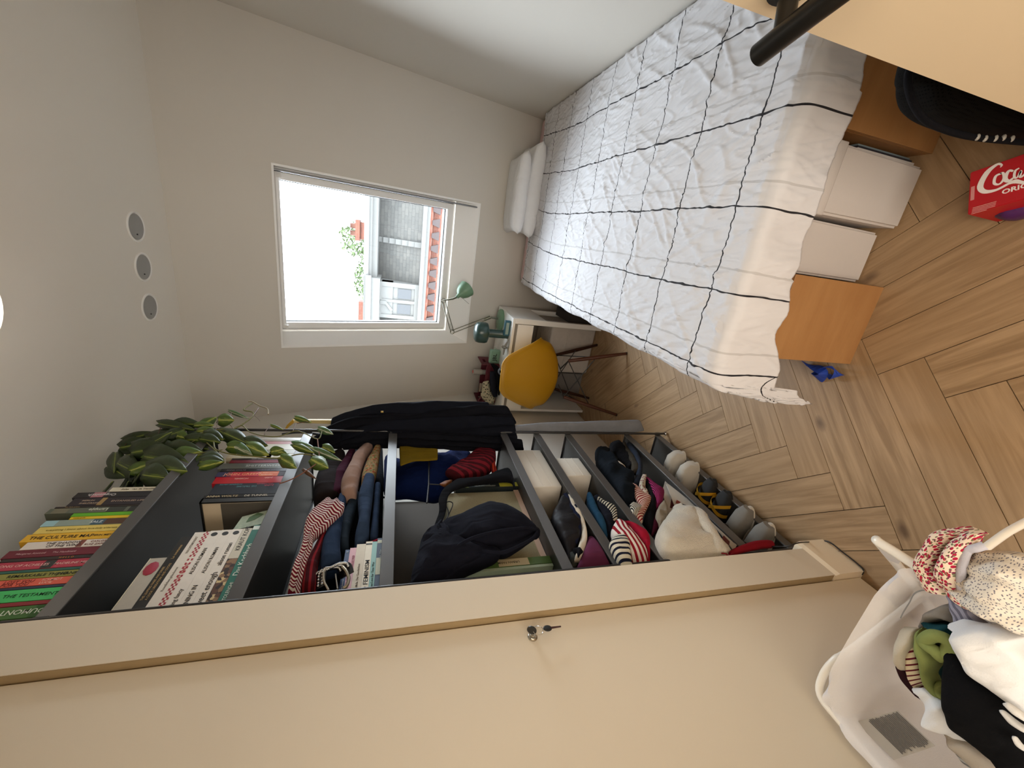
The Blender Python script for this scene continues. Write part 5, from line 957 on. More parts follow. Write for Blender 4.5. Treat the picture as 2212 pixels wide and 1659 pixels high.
# explicit leaves: (base, tip, width, tilt, material)
LV=[ # crop q1
 ((-1.02,1.995,2.655),(-1,1.896,2.476),.045,.9,lm_d),((-1.01,1.983,2.585),(-1,1.944,2.474),.05,.8,lm_d),
 ((-1.1,1.985,2.794),(-1.06,1.99,2.673),.045,1.2,lm_d),((-1.08,1.97,2.699),(-1.03,1.91,2.526),.06,.8,lm_d),
 ((-1.08,1.9,2.717),(-1.02,1.795,2.507),.075,.5,lm_d),((-1.12,1.951,2.794),(-1.08,1.93,2.664),.07,.5,lm_d),
 ((-1.05,1.789,2.661),(-1,1.742,2.523),.08,.2,lm_d),((-1.03,1.767,2.528),(-0.99,1.684,2.382),.085,.3,lm_d),
 ((-1.04,1.741,2.593),(-0.99,1.603,2.398),.10,.1,lm_d),((-1.03,1.689,2.472),(-0.99,1.676,2.369),.08,-.1,lm_m),
 ((-1.02,1.623,2.53),(-0.98,1.537,2.363),.10,-.1,lm_d),((-1.1,1.791,2.718),(-1.06,1.649,2.59),.08,.2,lm_d),
 ((-1.13,1.926,2.798),(-1.1,1.737,2.704),.05,.2,lm_d),((-1.13,1.814,2.765),(-1.1,1.708,2.657),.06,.1,lm_d),
 ((-1.09,1.843,2.702),(-1.06,1.683,2.593),.08,.1,lm_d),((-1.03,1.59,2.526),(-1,1.519,2.416),.085,-.2,lm_d),
 ((-1,1.844,2.519),(-1,1.816,2.464),.045,.5,lm_m),((-0.99,1.924,2.486),(-0.97,1.887,2.401),.03,.4,lm_m),
 ((-0.99,1.867,2.453),(-0.97,1.841,2.38),.035,.2,lm_m),((-0.99,1.837,2.415),(-0.97,1.758,2.32),.05,.6,lm_d),
 ((-1,1.806,2.47),(-0.98,1.771,2.355),.055,.5,lm_d),((-1.02,1.795,2.466),(-1,1.732,2.373),.05,.3,lm_d),
 ((-0.99,1.63,2.348),(-0.97,1.595,2.261),.06,.3,lm_d),((-0.99,1.574,2.33),(-0.97,1.575,2.256),.035,.1,lm_m),
 ((-1.1,1.936,2.669),(-1.05,1.756,2.465),.09,.2,lm_d),((-1.09,1.948,2.653),(-1.05,1.896,2.564),.06,.6,lm_d),
 # crop p1 (trailing)
 ((-0.97,1.942,2.398),(-0.96,1.924,2.332),.055,.2,lm_m),((-0.97,2.038,2.386),(-0.96,1.939,2.286),.018,.8,lm_v),
 ((-0.99,1.855,2.423),(-0.98,1.78,2.321),.045,.4,lm_d),((-0.98,1.86,2.367),(-0.97,1.748,2.268),.05,.2,lm_d),
 ((-0.97,1.819,2.333),(-0.96,1.71,2.214),.06,.3,lm_d),((-0.98,1.712,2.283),(-0.97,1.681,2.203),.05,.3,lm_m),
 ((-0.975,1.716,2.269),(-0.97,1.63,2.182),.045,.4,lm_v),((-0.97,1.748,2.232),(-0.96,1.69,2.137),.05,.2,lm_d),
 ((-0.965,1.699,2.211),(-0.96,1.622,2.113),.055,.1,lm_m),((-0.95,1.62,2.095),(-0.94,1.622,2.048),.035,.1,lm_m),
 ((-0.955,1.654,2.092),(-0.94,1.578,2.026),.025,.3,lm_m),((-0.95,1.57,2.048),(-0.94,1.506,1.996),.05,.0,lm_m),
 ((-0.95,1.686,2.033),(-0.93,1.604,1.931),.035,.5,lm_v),((-0.95,1.672,2.024),(-0.935,1.587,1.94),.03,.2,lm_m),
 ((-0.94,1.621,1.941),(-0.92,1.499,1.823),.03,.5,lm_v),((-0.94,1.641,1.907),(-0.93,1.578,1.851),.04,.1,lm_m),
 ((-0.93,1.789,1.948),(-0.92,1.718,1.878),.03,.7,lm_v),((-0.95,1.94,2.076),(-0.94,1.872,1.997),.026,.4,lm_m),
 ((-0.95,1.858,2.16),(-0.94,1.797,2.099),.014,.5,lm_m),((-0.94,1.534,1.933),(-0.93,1.493,1.886),.04,.0,lm_m),
 ((-0.95,1.581,2.054),(-0.94,1.488,1.982),.045,.0,lm_m),((-0.93,1.527,1.93),(-0.92,1.453,1.862),.05,.0,lm_m),
 ((-0.955,1.635,2.1),(-0.945,1.602,2.043),.03,.1,lm_m),((-0.94,1.469,1.947),(-0.93,1.392,1.892),.014,.2,stemr),
 ((-0.98,1.597,2.338),(-0.97,1.579,2.251),.05,.3,lm_d),((-0.98,1.828,2.415),(-0.97,1.764,2.327),.05,.5,lm_d),((-0.985,1.791,2.416),(-0.97,1.731,2.322),.05,.5,lm_d)]
for i,(a,b,w,ti,m) in enumerate(LV):
    leaf(a,b,w,tocam(a,ti,R_.uniform(-.3,.3)),m,curl=R_.uniform(.05,.3),cup=R_.uniform(.1,.35))
rl=random.Random(5)
for i in range(26):     # inner foliage, around the pot
    a=rl.uniform(0,2*PI); rr=rl.uniform(.05,.13); h=rl.uniform(.13,.27)
    p=pc+V((rr*math.cos(a)*.8,rr*math.sin(a)*1.0+.03,h)); q=p+V((math.cos(a)*.07,math.sin(a)*.07+.015,rl.uniform(-.05,.02)))
    if q.x<XL+.02: q.x=XL+.02
    if p.x<XL+.02: p.x=XL+.02
    leaf(p,q,.06,V((.3*math.cos(a)+.2,.3*math.sin(a),1)),lm_d)
for i in range(16):
    y=1.66+i*.028; p=V((-1.06+rl.uniform(-.05,.04),y,2.56+rl.uniform(-.06,.06)-.12*max(0,y-1.9)/.3)); leaf(p,p+V((rl.uniform(0,.04),.05,-.06+rl.uniform(-.02,.02))),.05,tocam(p,.5,.2),(lm_d,lm_m)[i%3==0])
def vine(pts,r=.0028,m=stemm):
    bm=new(); tube(bm,smooth_pts(pts,6),r,6); mk('stem',bm,m,pt)
vine([pc+V((.02,.02,.12)),(-1.08,1.72,2.55),(-0.99,1.784,2.382),(-0.975,1.684,2.315),(-0.965,1.628,2.24),(-0.96,1.6,2.147),(-0.95,1.57,2.053),(-0.945,1.592,1.983),(-0.94,1.57,1.925)])
vine([pc+V((.0,.03,.12)),(-1.10,1.75,2.58),(-0.99,1.811,2.45),(-0.98,1.836,2.415),(-0.975,1.858,2.359),(-0.97,1.849,2.313),(-0.965,1.896,2.281),(-0.96,1.97,2.264),(-0.96,2.013,2.28),(-0.96,2.038,2.324),(-0.96,2.116,2.31)],.0032)
vine([(-0.97,1.849,2.313),(-0.965,1.879,2.282),(-0.96,1.809,2.229),(-0.955,1.764,2.16),(-0.95,1.752,2.098),(-0.945,1.792,2.047),(-0.94,1.768,2.006),(-0.935,1.701,1.936),(-0.93,1.751,1.928),(-0.93,1.781,1.934)],.0024)
vine([(-0.945,1.792,2.053),(-0.945,1.863,2.056),(-0.945,1.872,2.048),(-0.94,1.88,2.002)],.0018,stemr)
vine([(-0.955,1.764,2.16),(-0.95,1.799,2.163),(-0.95,1.854,2.159)],.0015,stemr)
vine([(-0.96,2.134,2.333),(-0.96,2.135,2.316),(-0.96,2.089,2.27),(-0.96,2.054,2.226),(-0.96,1.99,2.205)],.0035,mat('pothos_sheath','#93876c',.7))
vine([(-0.96,1.961,2.264),(-0.96,2.061,2.266)],.003,stemr)
vine([(-0.96,1.97,2.257),(-0.96,1.945,2.237),(-0.96,1.916,2.219)],.001,stemr)
vine([(-0.935,1.701,1.936),(-0.935,1.646,1.924),(-0.935,1.587,1.91),(-0.935,1.515,1.903),(-0.935,1.461,1.927),(-0.94,1.426,1.955),(-0.95,1.413,1.983),(-0.96,1.408,2.014)],.0022,mat('pothos_stem_pink','#7d4c35',.6))
for a,b in (((-0.98,1.844,2.376),(-0.97,1.934,2.395)),((-1.03,1.914,2.623),(-1.02,1.957,2.632)),((-1.1,1.94,2.766),(-1.1,1.975,2.775)),((-1.01,1.824,2.488),(-1,1.885,2.502)),((-0.97,1.85,2.307),(-0.965,1.886,2.331)),((-0.97,1.978,2.362),(-0.97,2.021,2.37))): vine([a,V(a).lerp(V(b),.5)+V((0,.003,0)),b],.0016,stemr)
for a,b in (((-1,1.769,2.449),(-0.99,1.832,2.411)),((-0.985,1.756,2.374),(-0.97,1.641,2.289)),((-0.99,1.676,2.379),(-0.97,1.671,2.287))): vine([a,V(a).lerp(V(b),.5),b],.0022)
# ================================================================ desk
DZ=.765; DX1=-.578; DY0=2.985; DYB=3.50; DX0=-1.402
dk=thing('desk','white desk with a drawer under the window','desk',(-1.0,3.25,0))
bm=rbox((DX0,DY0,DZ-.022),(DX1,DYB,DZ),.003); mk('desktop',bm,whitem,dk,False)
lz=V((-0.578,2.968,0.488)).z
bm=new(); box(bm,(DX1-.022,DY0+.005,lz),(DX1,DYB-.01,DZ-.022)); mk('side_panel',bm,whitem,dk,False)
bm=new(); box(bm,(DX0+.03,DY0+.02,0),(DX0+.05,DYB-.01,DZ-.022)); mk('side_panel',bm,whitem,dk,False)
for x,y in ((DX1-.042,DY0+.002),(DX1-.042,DYB-.05)):
    bm=rbox((x,y,0),(x+.04,y+.04,DZ-.022),.002); mk('leg',bm,whitem,dk,False)
dzb=V((-0.628,2.99,0.589)).z
bm=rbox((DX0+.05,DY0+.003,dzb),(DX1-.046,DY0+.021,DZ-.045),.002); d_=mk('drawer',bm,whitem,dk,False)
bm=new(); box(bm,(DX0+.05,DY0+.021,dzb+.01),(DX1-.046,DYB-.06,dzb+.02)); mk('drawer_base',bm,whitem,d_,False)
bm=new(); box(bm,(DX0+.04,DY0+.01,DZ-.045),(DX1-.04,DY0+.03,DZ-.022)); mk('rail',bm,mat('grey_rail','#8b857c',.7),dk,False)  # rail in one even grey, darker than the lacquer
# things under the desk
t=thing('laundry_bag','white fabric storage bag under the desk','bag',(-.85,3.2,0))
bm=rbox((-1.03,3.07,0),(-.615,3.44,.40),.02,seg=3)
for v in bm.verts: v.co+=V((0,1,0))*.015*noise.noise(v.co*6)
mk('body',bm,cloth('bag_canvas','#b9b2aa'),t)
bm=new(); box(bm,(-.99,3.062,.25),(-.70,3.068,.254)); mk('seam',bm,cloth('bag_canvas','#b9b2aa'),t,False)
vslab('box_file',(-.60,3.12,0),(-.52,3.45,.24),mat('dark_board','#2f2a27',.8),'dark upright box between the desk leg and the bed','box')
vslab('storage_box',(-1.25,3.15,0),(-1.06,3.45,.42),mat('grey_board','#6f6a66',.8),'grey box at the back left under the desk, behind the chair','storage box')  # box in one even grey
# green architect lamp
lg=mat('lamp_green','#6f9377',.4,0,.04,8,0); lmt=mat('lamp_metal','#77786a',.3,.8,.05,20,0)
t=thing('desk_lamp','sage green architect desk lamp with round base under the window','desk lamp',(-.675,3.345,DZ))
c=V((-.675,3.345,DZ)); bm=new(); lathe(bm,[(0,0),(.093,0),(.095,.006),(.093,.022),(.085,.028),(0,.030)],c,n=36); mk('base',bm,lg,t)
j0=V((-.662,3.34,.80)); j1=V((-0.657,3.34,0.869)); j2=V((-0.804,3.32,1.181)); j3=V((-0.548,3.3,1.278)); hd=V((-0.506,3.27,1.177))
bm=new(); tube(bm,[j0,j1],.008,10); tube(bm,[j1,V((-0.681,3.34,0.919))],.012,10); mk('bracket',bm,lmt,t)
for a,b,nme in ((j1,j2,'lower_arm'),(j2,j3,'upper_arm')):
    d=(b-a).normalized(); s=d.cross(V((0,1,0))).normalized()
    for k in (-1,1):
        bm=new(); tube(bm,[a+s*.012*k,b+s*.012*k],.0035,8); mk('arm',bm,lmt,t)
    bm=new(); cc=a.lerp(b,.08); pts=[]; n_=60
    for i in range(n_): f=i/n_; q=a.lerp(b,.06+.22*f); pts.append(q+V((0,-.006,0))+s*.003*math.cos(i*1.6)+V((0,.003*math.sin(i*1.6),0)))
    tube(bm,pts,.0007,4); mk('spring',bm,lmt,t)
for q in (j2,j3):
    bm=new(); pts=[q+V((.018*math.cos(a),0,.018*math.sin(a))) for a in [2*PI*i/16 for i in range(16)]]; tube(bm,pts,.0022,6,closed=True); mk('elbow',bm,lmt,t)
bm=new(); tube(bm,[j3,V((-0.524,3.28,1.206)),hd],[.004,.008,.008],8); mk('head_joint',bm,lmt,t)
h1=V((-0.408,3.36,1.056)); ax=(h1-hd).normalized(); 
bm=new(); lathe(bm,[(0,0),(.014,0),(.018,.03),(.045,.05),(.062,.085),(.07,.125),(.068,.125),(.06,.085),(.042,.054),(0,.04)],hd,ax,n=36); mk('shade',bm,lg,t)
bm=new(); bmesh.ops.create_uvsphere(bm,u_segments=16,v_segments=10,radius=.026,matrix=Matrix.Translation(hd+ax*.085)); mk('bulb',bm,mat('frosted_bulb','#e6e4dc',.3,0,.01,5,0),t)
bm=new(); tube(bm,[V((-0.499,3.25,1.144)),V((-0.545,3.24,1.078))],.0014,6); mk('tension_wire',bm,lmt,t)
# blue mushroom lamp
bl=mat('glazed_blue','#24423f',.35,0,.08,14,0,coat=.4)
bc=V((-.735,3.09,DZ)); t=thing('table_lamp','glossy dark blue mushroom shaped table lamp on the desk','table lamp',bc)
bm=new(); lathe(bm,[(0,0),(.036,0),(.036,.004),(.034,.01),(.034,.17),(0,.17)],bc,n=28); mk('stem',bm,bl,t)
bm=new(); lathe(bm,[(0,.165),(.062,.165),(.078,.172),(.083,.19),(.083,.235),(.076,.258),(.055,.272),(0,.277)],bc,n=40); mk('cap',bm,bl,t)
t=thing('alarm_clock','small teal digital clock standing beside the blue lamp','clock',(-.672,3.055,DZ))
bm=rbox((-.735,3.035,DZ),(-.612,3.062,DZ+.048),.004); mk('body',bm,mat('teal_plastic','#245a6d',.4),t,False)
bm=new(); box(bm,(-.722,3.0335,DZ+.012),(-.628,3.036,DZ+.036)); mk('display',bm,mat('lcd','#8fa39b',.3),t,False)
# mint speaker
sa=V((-0.915,3.232,0.765)); sb=V((-1.036,3.196,0.765)); 
sx0,sx1,sy=sb.x,sa.x,sa.y; sw=sx1-sx0; shh=V((-0.92,3.23,0.855)).z-.765
t=thing('speaker','mint green portable speaker with black JBL letters on the desk','speaker',((sx0+sx1)/2,sy+.02,DZ))
bm=rbox((sx0,sy,DZ),(sx1,sy+.045,DZ+shh),.010,seg=3); mk('body',bm,mat('mint_plastic','#8fb4a0',.6,0,.04,30),t)
bm=rbox((sx0+.006,sy-.002,DZ+.008),(sx1-.006,sy+.01,DZ+shh-.010),.006,seg=2); mk('grille',bm,mat('mint_mesh','#84a993',.8,0,.1,90,.6,700),t)
text('JBL',shh*.5,(sx0+sw*.22,sy-.0022,DZ+shh*.36),(1,0,0),(0,0,1),inkm('#1b2a25'),t,bold=.0008,sx=1.1,name='lettering')
bm=new(); tube(bm,smooth_pts([(sx1,sy+.02,DZ+shh*.5),(sx1+.015,sy+.02,DZ+shh*.6),(sx1+.014,sy+.02,DZ+shh*.4)],4),.002,6); mk('strap',bm,mat('mint_plastic','#8fb4a0'),t)
# silver model aeroplane
ac=V((-0.835,3.037,0.79)); t=thing('model_aeroplane','small shiny silver toy aeroplane in front of the mint speaker','toy aeroplane',(ac.x,ac.y,DZ))
sv=mat('polished_silver','#b4b5b2',.12,1,.02,5,0)
n0,n1=V((-0.835,3.075,0.8)),V((-0.812,2.949,0.785))
bm=new(); tube(bm,smooth_pts([n0,n0.lerp(n1,.3),n0.lerp(n1,.7),n1],3),[.004,.009,.012,.012,.011,.010,.008,.006,.004,.003],12); mk('fuselage',bm,sv,t)
for k,q in enumerate(((-0.742,2.954,0.79),(-0.893,3.043,0.79))):
    bm=new(); a=n0.lerp(n1,.25); b=n0.lerp(n1,.62); q=V(q); poly(bm,[a,b,q+(b-a)*.25,q-(b-a)*.1],.003,(0,0,1)); mk('wing',bm,sv,t,False)
bm=new(); poly(bm,[n1,n1+V((.02,.01,0)),n1+V((.006,-.014,0)),n1+V((-.022,-.012,0))],.002,(0,0,1)); mk('tail',bm,sv,t,False)
bm=new(); cyl(bm,(n0+n1)/2-V((0,0,.006)),(n0.x/2+n1.x/2,n0.y/2+n1.y/2,DZ+.0005),.004,8); lathe(bm,[(0,0),(.015,0),(.015,.003),(0,.003)],((n0.x+n1.x)/2,(n0.y+n1.y)/2,DZ),n=16); mk('stand',bm,sv,t)
# maroon crate
mc=mat('maroon_plastic','#5e1626',.55,0,.06,15)
cx0,cx1,cy0,cy1,cz1=-1.392,-1.035,3.20,3.42,DZ+.155
t=thing('crate','maroon plastic folding crate on the desk','crate',((cx0+cx1)/2,(cy0+cy1)/2,DZ))
def wall(bm,axis,fix,a0,a1,z0,z1,th,cut=None):
    segs=[(a0,a1,z0,z1)] if not cut else [(a0,cut[0],z0,z1),(cut[1],a1,z0,z1),(cut[0],cut[1],z0,cut[2]),(cut[0],cut[1],cut[3],z1)]
    for p,q,r,s in segs:
        if axis=='x': box(bm,(fix,p,r),(fix+th,q,s))
        else: box(bm,(p,fix,r),(q,fix+th,s))
for nme,ax_,fx,a,b,top,cut in (('side_wall','x',cx1-.008,cy0,cy1,cz1,(cy0+.07,cy0+.15,cz1-.05,cz1-.025)),('side_wall','x',cx0,cy0,cy1,cz1,(cy0+.07,cy0+.15,cz1-.05,cz1-.025)),('front_wall','y',cy0,cx0+.008,cx1-.008,cz1-.04,None),('back_wall','y',cy1-.008,cx0+.008,cx1-.008,cz1-.04,None)):
    bm=new(); wall(bm,ax_,fx,a,b,DZ,top,.008,cut)
    if nme=='front_wall':
        for z in (.03,.07): box(bm,(cx0,cy0-.006,DZ+z),(cx1,cy0,DZ+z+.008))
    mk(nme,bm,mc,t,False)
bm=new(); box(bm,(cx0+.008,cy0+.008,DZ),(cx1-.008,cy1-.008,DZ+.006)); mk('bottom',bm,mc,t,False)
bm=new(); tube(bm,smooth_pts([(cx1-.004,cy0,cz1-.05),(cx1-.05,cy0,cz1-.045),(cx1-.09,cy0+.003,cz1-.06),(cx0+.1,cy0+.003,cz1-.06),(cx0+.05,cy0,cz1-.02),(cx0,cy0,cz1)],4),.007,8); mk('rim',bm,mc,t)
q=V((-1.129,3.27,0.953)); t=thing('bottle','grey white bottle with red printed cap standing in the maroon crate','bottle',(q.x,q.y,DZ+.01))
bm=new(); lathe(bm,[(0,0),(.022,0),(.023,.10),(.021,.13),(0,.13)],(q.x,q.y,DZ+.01),n=20); mk('body',bm,mat('grey_bottle','#8f8d89',.5),t)
bm=new(); lathe(bm,[(.0235,.125),(.025,.135),(.024,q.z-DZ-.01+.02),(.018,q.z-DZ+.014),(0,q.z-DZ+.015)],(q.x,q.y,DZ+.01),n=24); mk('cap',bm,mat('grey_cap','#a09d98',.5),t)
bm=new(); lathe(bm,[(0,.0005),(.014,.0005),(.014,-.001)],(q.x,q.y-.002,q.z+.026),(0,-.25,1),n=20); mk('logo',bm,inkm('#d2584e'),t)
vslab('card',(-1.30,3.23,DZ+.06),(-1.22,3.236,DZ+.15),mat('beige_card','#a79a88',.8),'beige card sticking up inside the maroon crate','card')
garment('floral_pouch',[((-1.201,3.17,0.903),(-1.182,3.17,0.847),.02),((-1.24,3.165,0.903),(-1.241,3.165,0.828),.03),((-1.3,3.16,0.909),(-1.288,3.16,0.808),.035),((-1.35,3.16,0.872),(-1.317,3.16,0.78),.03),((-1.368,3.16,0.846),(-1.355,3.16,0.783),.02)],spots('pouch_print','#c2b9a0',[('#3d3f3c',.22),('#8f9b86',.2)],38,.3),'cream cloth pouch with dark floral print against the maroon crate','pouch',None,(0,-1,.3),fold=(.006,30,4))
garment('navy_pouch',[((-1.086,3.14,0.86),(-1.083,3.14,0.806),.015),((-1.154,3.14,0.852),(-1.147,3.14,0.79),.028),((-1.223,3.13,0.838),(-1.216,3.13,0.776),.035),((-1.284,3.13,0.81),(-1.279,3.13,0.771),.025)],cloth('pouch_navy','#23252f'),'rolled navy grey cloth on the desk behind the chair','cloth',None,(0,-1,.3))
garment('black_pouch',[((-1.008,3.12,0.863),(-1.002,3.12,0.836),.012),((-1.042,3.11,0.841),(-1.024,3.11,0.797),.02),((-1.097,3.1,0.813),(-1.09,3.1,0.764),.03),((-1.173,3.09,0.794),(-1.171,3.09,0.759),.03),((-1.254,3.09,0.776),(-1.249,3.09,0.753),.02)],blackc,'black pouch lying behind the yellow chair back','pouch',None,(0,-1,.3))
bm=new(); c=V((-1.041,3.06,0.779)); tube(bm,[c+V((.028*math.cos(a),.0,.028*math.sin(a))) for a in [2*PI*i/28 for i in range(28)]],.007,10,closed=True); tag(mk('tape_roll',bm,mat('grey_tape','#6f7682',.4),None),'grey tape roll standing between speaker and chair back','tape')
# ================================================================ yellow shell chair
yel=mat('yellow_plastic','#b9860b',.5,0,.04,6,.15,400,.0008); dwood=mat('dark_stained_wood','#35190f',.45,0,.15,40,.1,200); lwood=mat('chair_leg_wood','#4f2814',.45,0,.15,40,.1,200)
cc=V((-.935,2.73,0)); ca=math.radians(8)
ch=thing('shell_chair','yellow plastic armchair shell on dowel legs at the desk','chair',cc)
def cp(x,y,z): return cc+V((x*math.cos(ca)-y*math.sin(ca),x*math.sin(ca)+y*math.cos(ca),z))
NT,NH=96,18
def crv(P,k):
    n=len(P)
    for i in range(n-1):
        if k<=P[i+1][0]:
            x0,y0=P[i]; x1,y1=P[i+1]; h=x1-x0; t=(k-x0)/h
            sl=lambda j: 0 if j in (0,n-1) else (0 if (P[j+1][1]-P[j][1])*(P[j][1]-P[j-1][1])<=0 else 2/(1/((P[j+1][1]-P[j][1])/(P[j+1][0]-P[j][0]))+1/((P[j][1]-P[j-1][1])/(P[j][0]-P[j-1][0]))))
            return (2*t**3-3*t*t+1)*y0+(t**3-2*t*t+t)*h*sl(i)+(3*t*t-2*t**3)*y1+(t**3-t*t)*h*sl(i+1)
    return P[-1][1]
def rimh(a):   # a: 0 at the back, pi at the front
    a=abs(a); k=math.degrees(a)
    pts=[(0,.927),(24,.922),(38,.89),(54,.79),(70,.67),(90,.59),(112,.56),(130,.535),(145,.50),(160,.46),(180,.448)]
    return crv(pts,k)
def rimr(a):
    k=math.degrees(abs(a)); pts=[(0,.19),(28,.20),(45,.215),(75,.255),(90,.262),(130,.26),(150,.24),(180,.215)]
    return crv(pts,k)
bm=new(); rings=[]; ZB=.445; cen=bm.verts.new(cp(0,.0,ZB))
for j in range(1,NH+1):
    ring=[]
    for i in range(NT):
        a=-PI+2*PI*i/NT; s=j/NH; R1=rimr(a); H1=rimh(a)
        r=R1*min(1,(math.sin(min(1,s*1.45)*PI/2))**1.0)*(.76+.24*s); hz=ZB+(H1-ZB)*max(0,(s-.25)/.75)**1.15 if H1>.5 else ZB+(H1-ZB)*s
        if s>.9: r+=.012*((s-.9)/.1)**2
        x=math.sin(a)*r; y=-math.cos(a)*r*(.92 if abs(a)<PI/2 else 1.0)+.02
        if abs(a)<PI/2: y-=.03*(s**3)*math.cos(a)
        ring.append(bm.verts.new(cp(x,y,hz)))
    rings.append(ring)
for i in range(NT): bm.faces.new((cen,rings[0][i],rings[0][(i+1)%NT]))
for A,B in zip(rings,rings[1:]):
    for i in range(NT): bm.faces.new((A[i],B[i],B[(i+1)%NT],A[(i+1)%NT]))
s_=mk('seat_shell',bm,yel,ch); so=s_.modifiers.new('thickness','SOLIDIFY'); so.thickness=.006; so.offset=0
feet=[V((-.675,2.537,0)),V((-.745,3.004,0)),V((-1.141,2.471,0)),V((-1.207,2.948,0))]
topc=[cp(.10,-.10,.40),cp(.10,.12,.40),cp(-.10,-.10,.40),cp(-.10,.12,.40)]
for i,(f,tp) in enumerate(zip(feet,topc)):
    tp=f.lerp(cc+V((0,0,0)),.42)+V((0,0,.41))
    topc[i]=tp
    bm=new(); tube(bm,[f,f.lerp(tp,.02),f.lerp(tp,.5),tp],[.008,.0105,.0145,.012],14); l=mk('leg',bm,lwood if i in (0,2) else dwood,ch)
    bm=new(); cyl(bm,f,f+V((0,0,.006)),.011,12); mk('glide',bm,blk,l)
def rod(a,b,r=.0035):
    bm=new(); tube(bm,[a,b],r,8); mk('strut',bm,blk,ch)
P4=lambda i,f: feet[i].lerp(topc[i],f)
for i,j in ((0,2),(2,3),(3,1),(1,0)):
    rod(P4(i,.52),topc[j]); rod(P4(j,.52),topc[i])
for i in range(4): rod(topc[i],cp((.06 if i<2 else -.06),(-.07 if i%2==0 else .09),.44),.005)
# ================================================================ black mesh bag, carton and purple wrapper, right
mesh_m,ntm,bmm=nm('black_mesh'); tcm=N(ntm,'ShaderNodeTexCoord'); ckm=N(ntm,'ShaderNodeTexVoronoi'); ckm.inputs['Scale'].default_value=190; ckm.inputs['Randomness'].default_value=.15; L(ntm,tcm.outputs['Object'],ckm.inputs['Vector'])
L(ntm,mixc(ntm,math_(ntm,'LESS_THAN',ckm.outputs['Distance'],.33),lin('#100f0e'),lin('#020202')),bmm.inputs['Base Color']); bmm.inputs['Roughness'].default_value=.95; bmm.inputs['Specular IOR Level'].default_value=.1
bgt=thing('backpack','black mesh sided backpack standing by the bed foot','backpack',(.62,.86,0))
Yb=.80
bm=loft([((0.414,0.8,0.581),(0.473,0.8,0.598),.035),((0.383,0.8,0.534),(0.494,0.8,0.577),.05),((0.375,0.8,0.459),(0.494,0.8,0.503),.06),((0.377,0.8,0.347),(0.494,0.8,0.426),.065),((0.394,0.8,0.184),(0.504,0.8,0.302),.065),((0.426,0.8,0.022),(0.52,0.8,0.139),.06)],8,32,(0,-1,0),.6,(.003,8,2)); mk('body',bm,mesh_m,bgt)
bm=new(); tube(bm,smooth_pts([(0.449,0.76,0.649),(0.414,0.755,0.663),(0.378,0.75,0.639),(0.352,0.75,0.583),(0.345,0.75,0.512),(0.349,0.75,0.407),(0.37,0.75,0.24)],6),.007,8); mk('piping',bm,blackc,bgt)
for x,y in ((2112,297),(2128,299),(2172,297),(2186,300),(2152,297)):
    pass
for q in ((0.348,0.745,0.413),(0.35,0.745,0.388),(0.356,0.745,0.357),(0.362,0.745,0.333),(0.365,0.745,0.305)):
    bm=new(); bmesh.ops.create_uvsphere(bm,u_segments=10,v_segments=6,radius=.0045,matrix=Matrix.Translation(q)@Matrix.Diagonal((1.6,1,1,1))); mk('bead',bm,mat('pale_bead','#9a958c',.4),bgt)
# red drinks carton
zc_=.13
A=V((0.341,0.899,0.13)); B=V((0.232,0.86,0.13)); C=V((0.378,0.807,0.13))
ex=(B-A); ex.z=0; wy=ex.length; ex.normalize(); ey=V((ex.y,-ex.x,0)); 
if ey.dot(C-A)<0: ey=-ey
red=mat('carton_red','#b5101c',.45,0,.04,10,.05)
t=thing('drinks_carton','red cardboard drinks carton with white script lettering lying on the floor','carton',((A+B)/2).xy.to_3d())
ln_=.30
bm=new(); pts=[A,B,B+ey*ln_,A+ey*ln_]; poly(bm,pts,zc_-.001,(0,0,-1)); bmesh.ops.bevel(bm,geom=bm.edges[:],offset=.002,segments=2,affect='EDGES'); mk('body',bm,red,t)
wht=inkm('#efe6e2')
def cpos(px): return px
RU=0
def ribbon(pts,wds,parent,name,m,up=.0006):
    P_=smooth_pts(pts,6); bm=new(); pv=None; n=len(P_)
    for i,p in enumerate(P_):
        a=P_[max(0,i-1)]; b=P_[min(n-1,i+1)]; d=(b-a).normalized(); s=V((d.y,-d.x,0)); f=i/(n-1)*(len(wds)-1); k=min(len(wds)-2,int(f)); w=wds[k]+(wds[k+1]-wds[k])*(f-k)
        q=[bm.verts.new(p+s*w/2+V((0,0,up))),bm.verts.new(p-s*w/2+V((0,0,up)))]
        if pv: bm.faces.new((pv[0],q[0],q[1],pv[1]))
        pv=q
    global RU
    RU+=.0003
    bmesh.ops.translate(bm,vec=(0,0,RU),verts=bm.verts[:])
    for f_ in bm.faces: f_.normal_update()
    return mk(name,bm,m,parent,False)
z=zc_
ribbon([(0.347,0.839,0.13),(0.352,0.838,0.13),(0.355,0.848,0.13),(0.337,0.861,0.13),(0.305,0.862,0.13),(0.29,0.848,0.13),(0.292,0.825,0.13),(0.306,0.806,0.13)],[.002,.004,.006,.012,.013,.010,.006,.006],t,'lettering',wht)
ribbon([(0.332,0.83,0.13),(0.326,0.839,0.13),(0.309,0.835,0.13),(0.306,0.824,0.13),(0.318,0.82,0.13),(0.332,0.827,0.13),(0.332,0.833,0.13)],[.004,.006,.006,.004,.006,.005,.003],t,'lettering',wht)
ribbon([(0.335,0.809,0.13),(0.336,0.818,0.13),(0.319,0.818,0.13),(0.312,0.808,0.13),(0.321,0.801,0.13)],[.004,.006,.010,.007,.003],t,'lettering',wht)
ribbon([(0.341,0.8,0.13),(0.335,0.805,0.13),(0.321,0.801,0.13),(0.319,0.795,0.13),(0.334,0.794,0.13),(0.32,0.79,0.13),(0.326,0.784,0.13),(0.352,0.782,0.13)],[.003,.005,.005,.003,.005,.005,.004,.005],t,'lettering',wht)
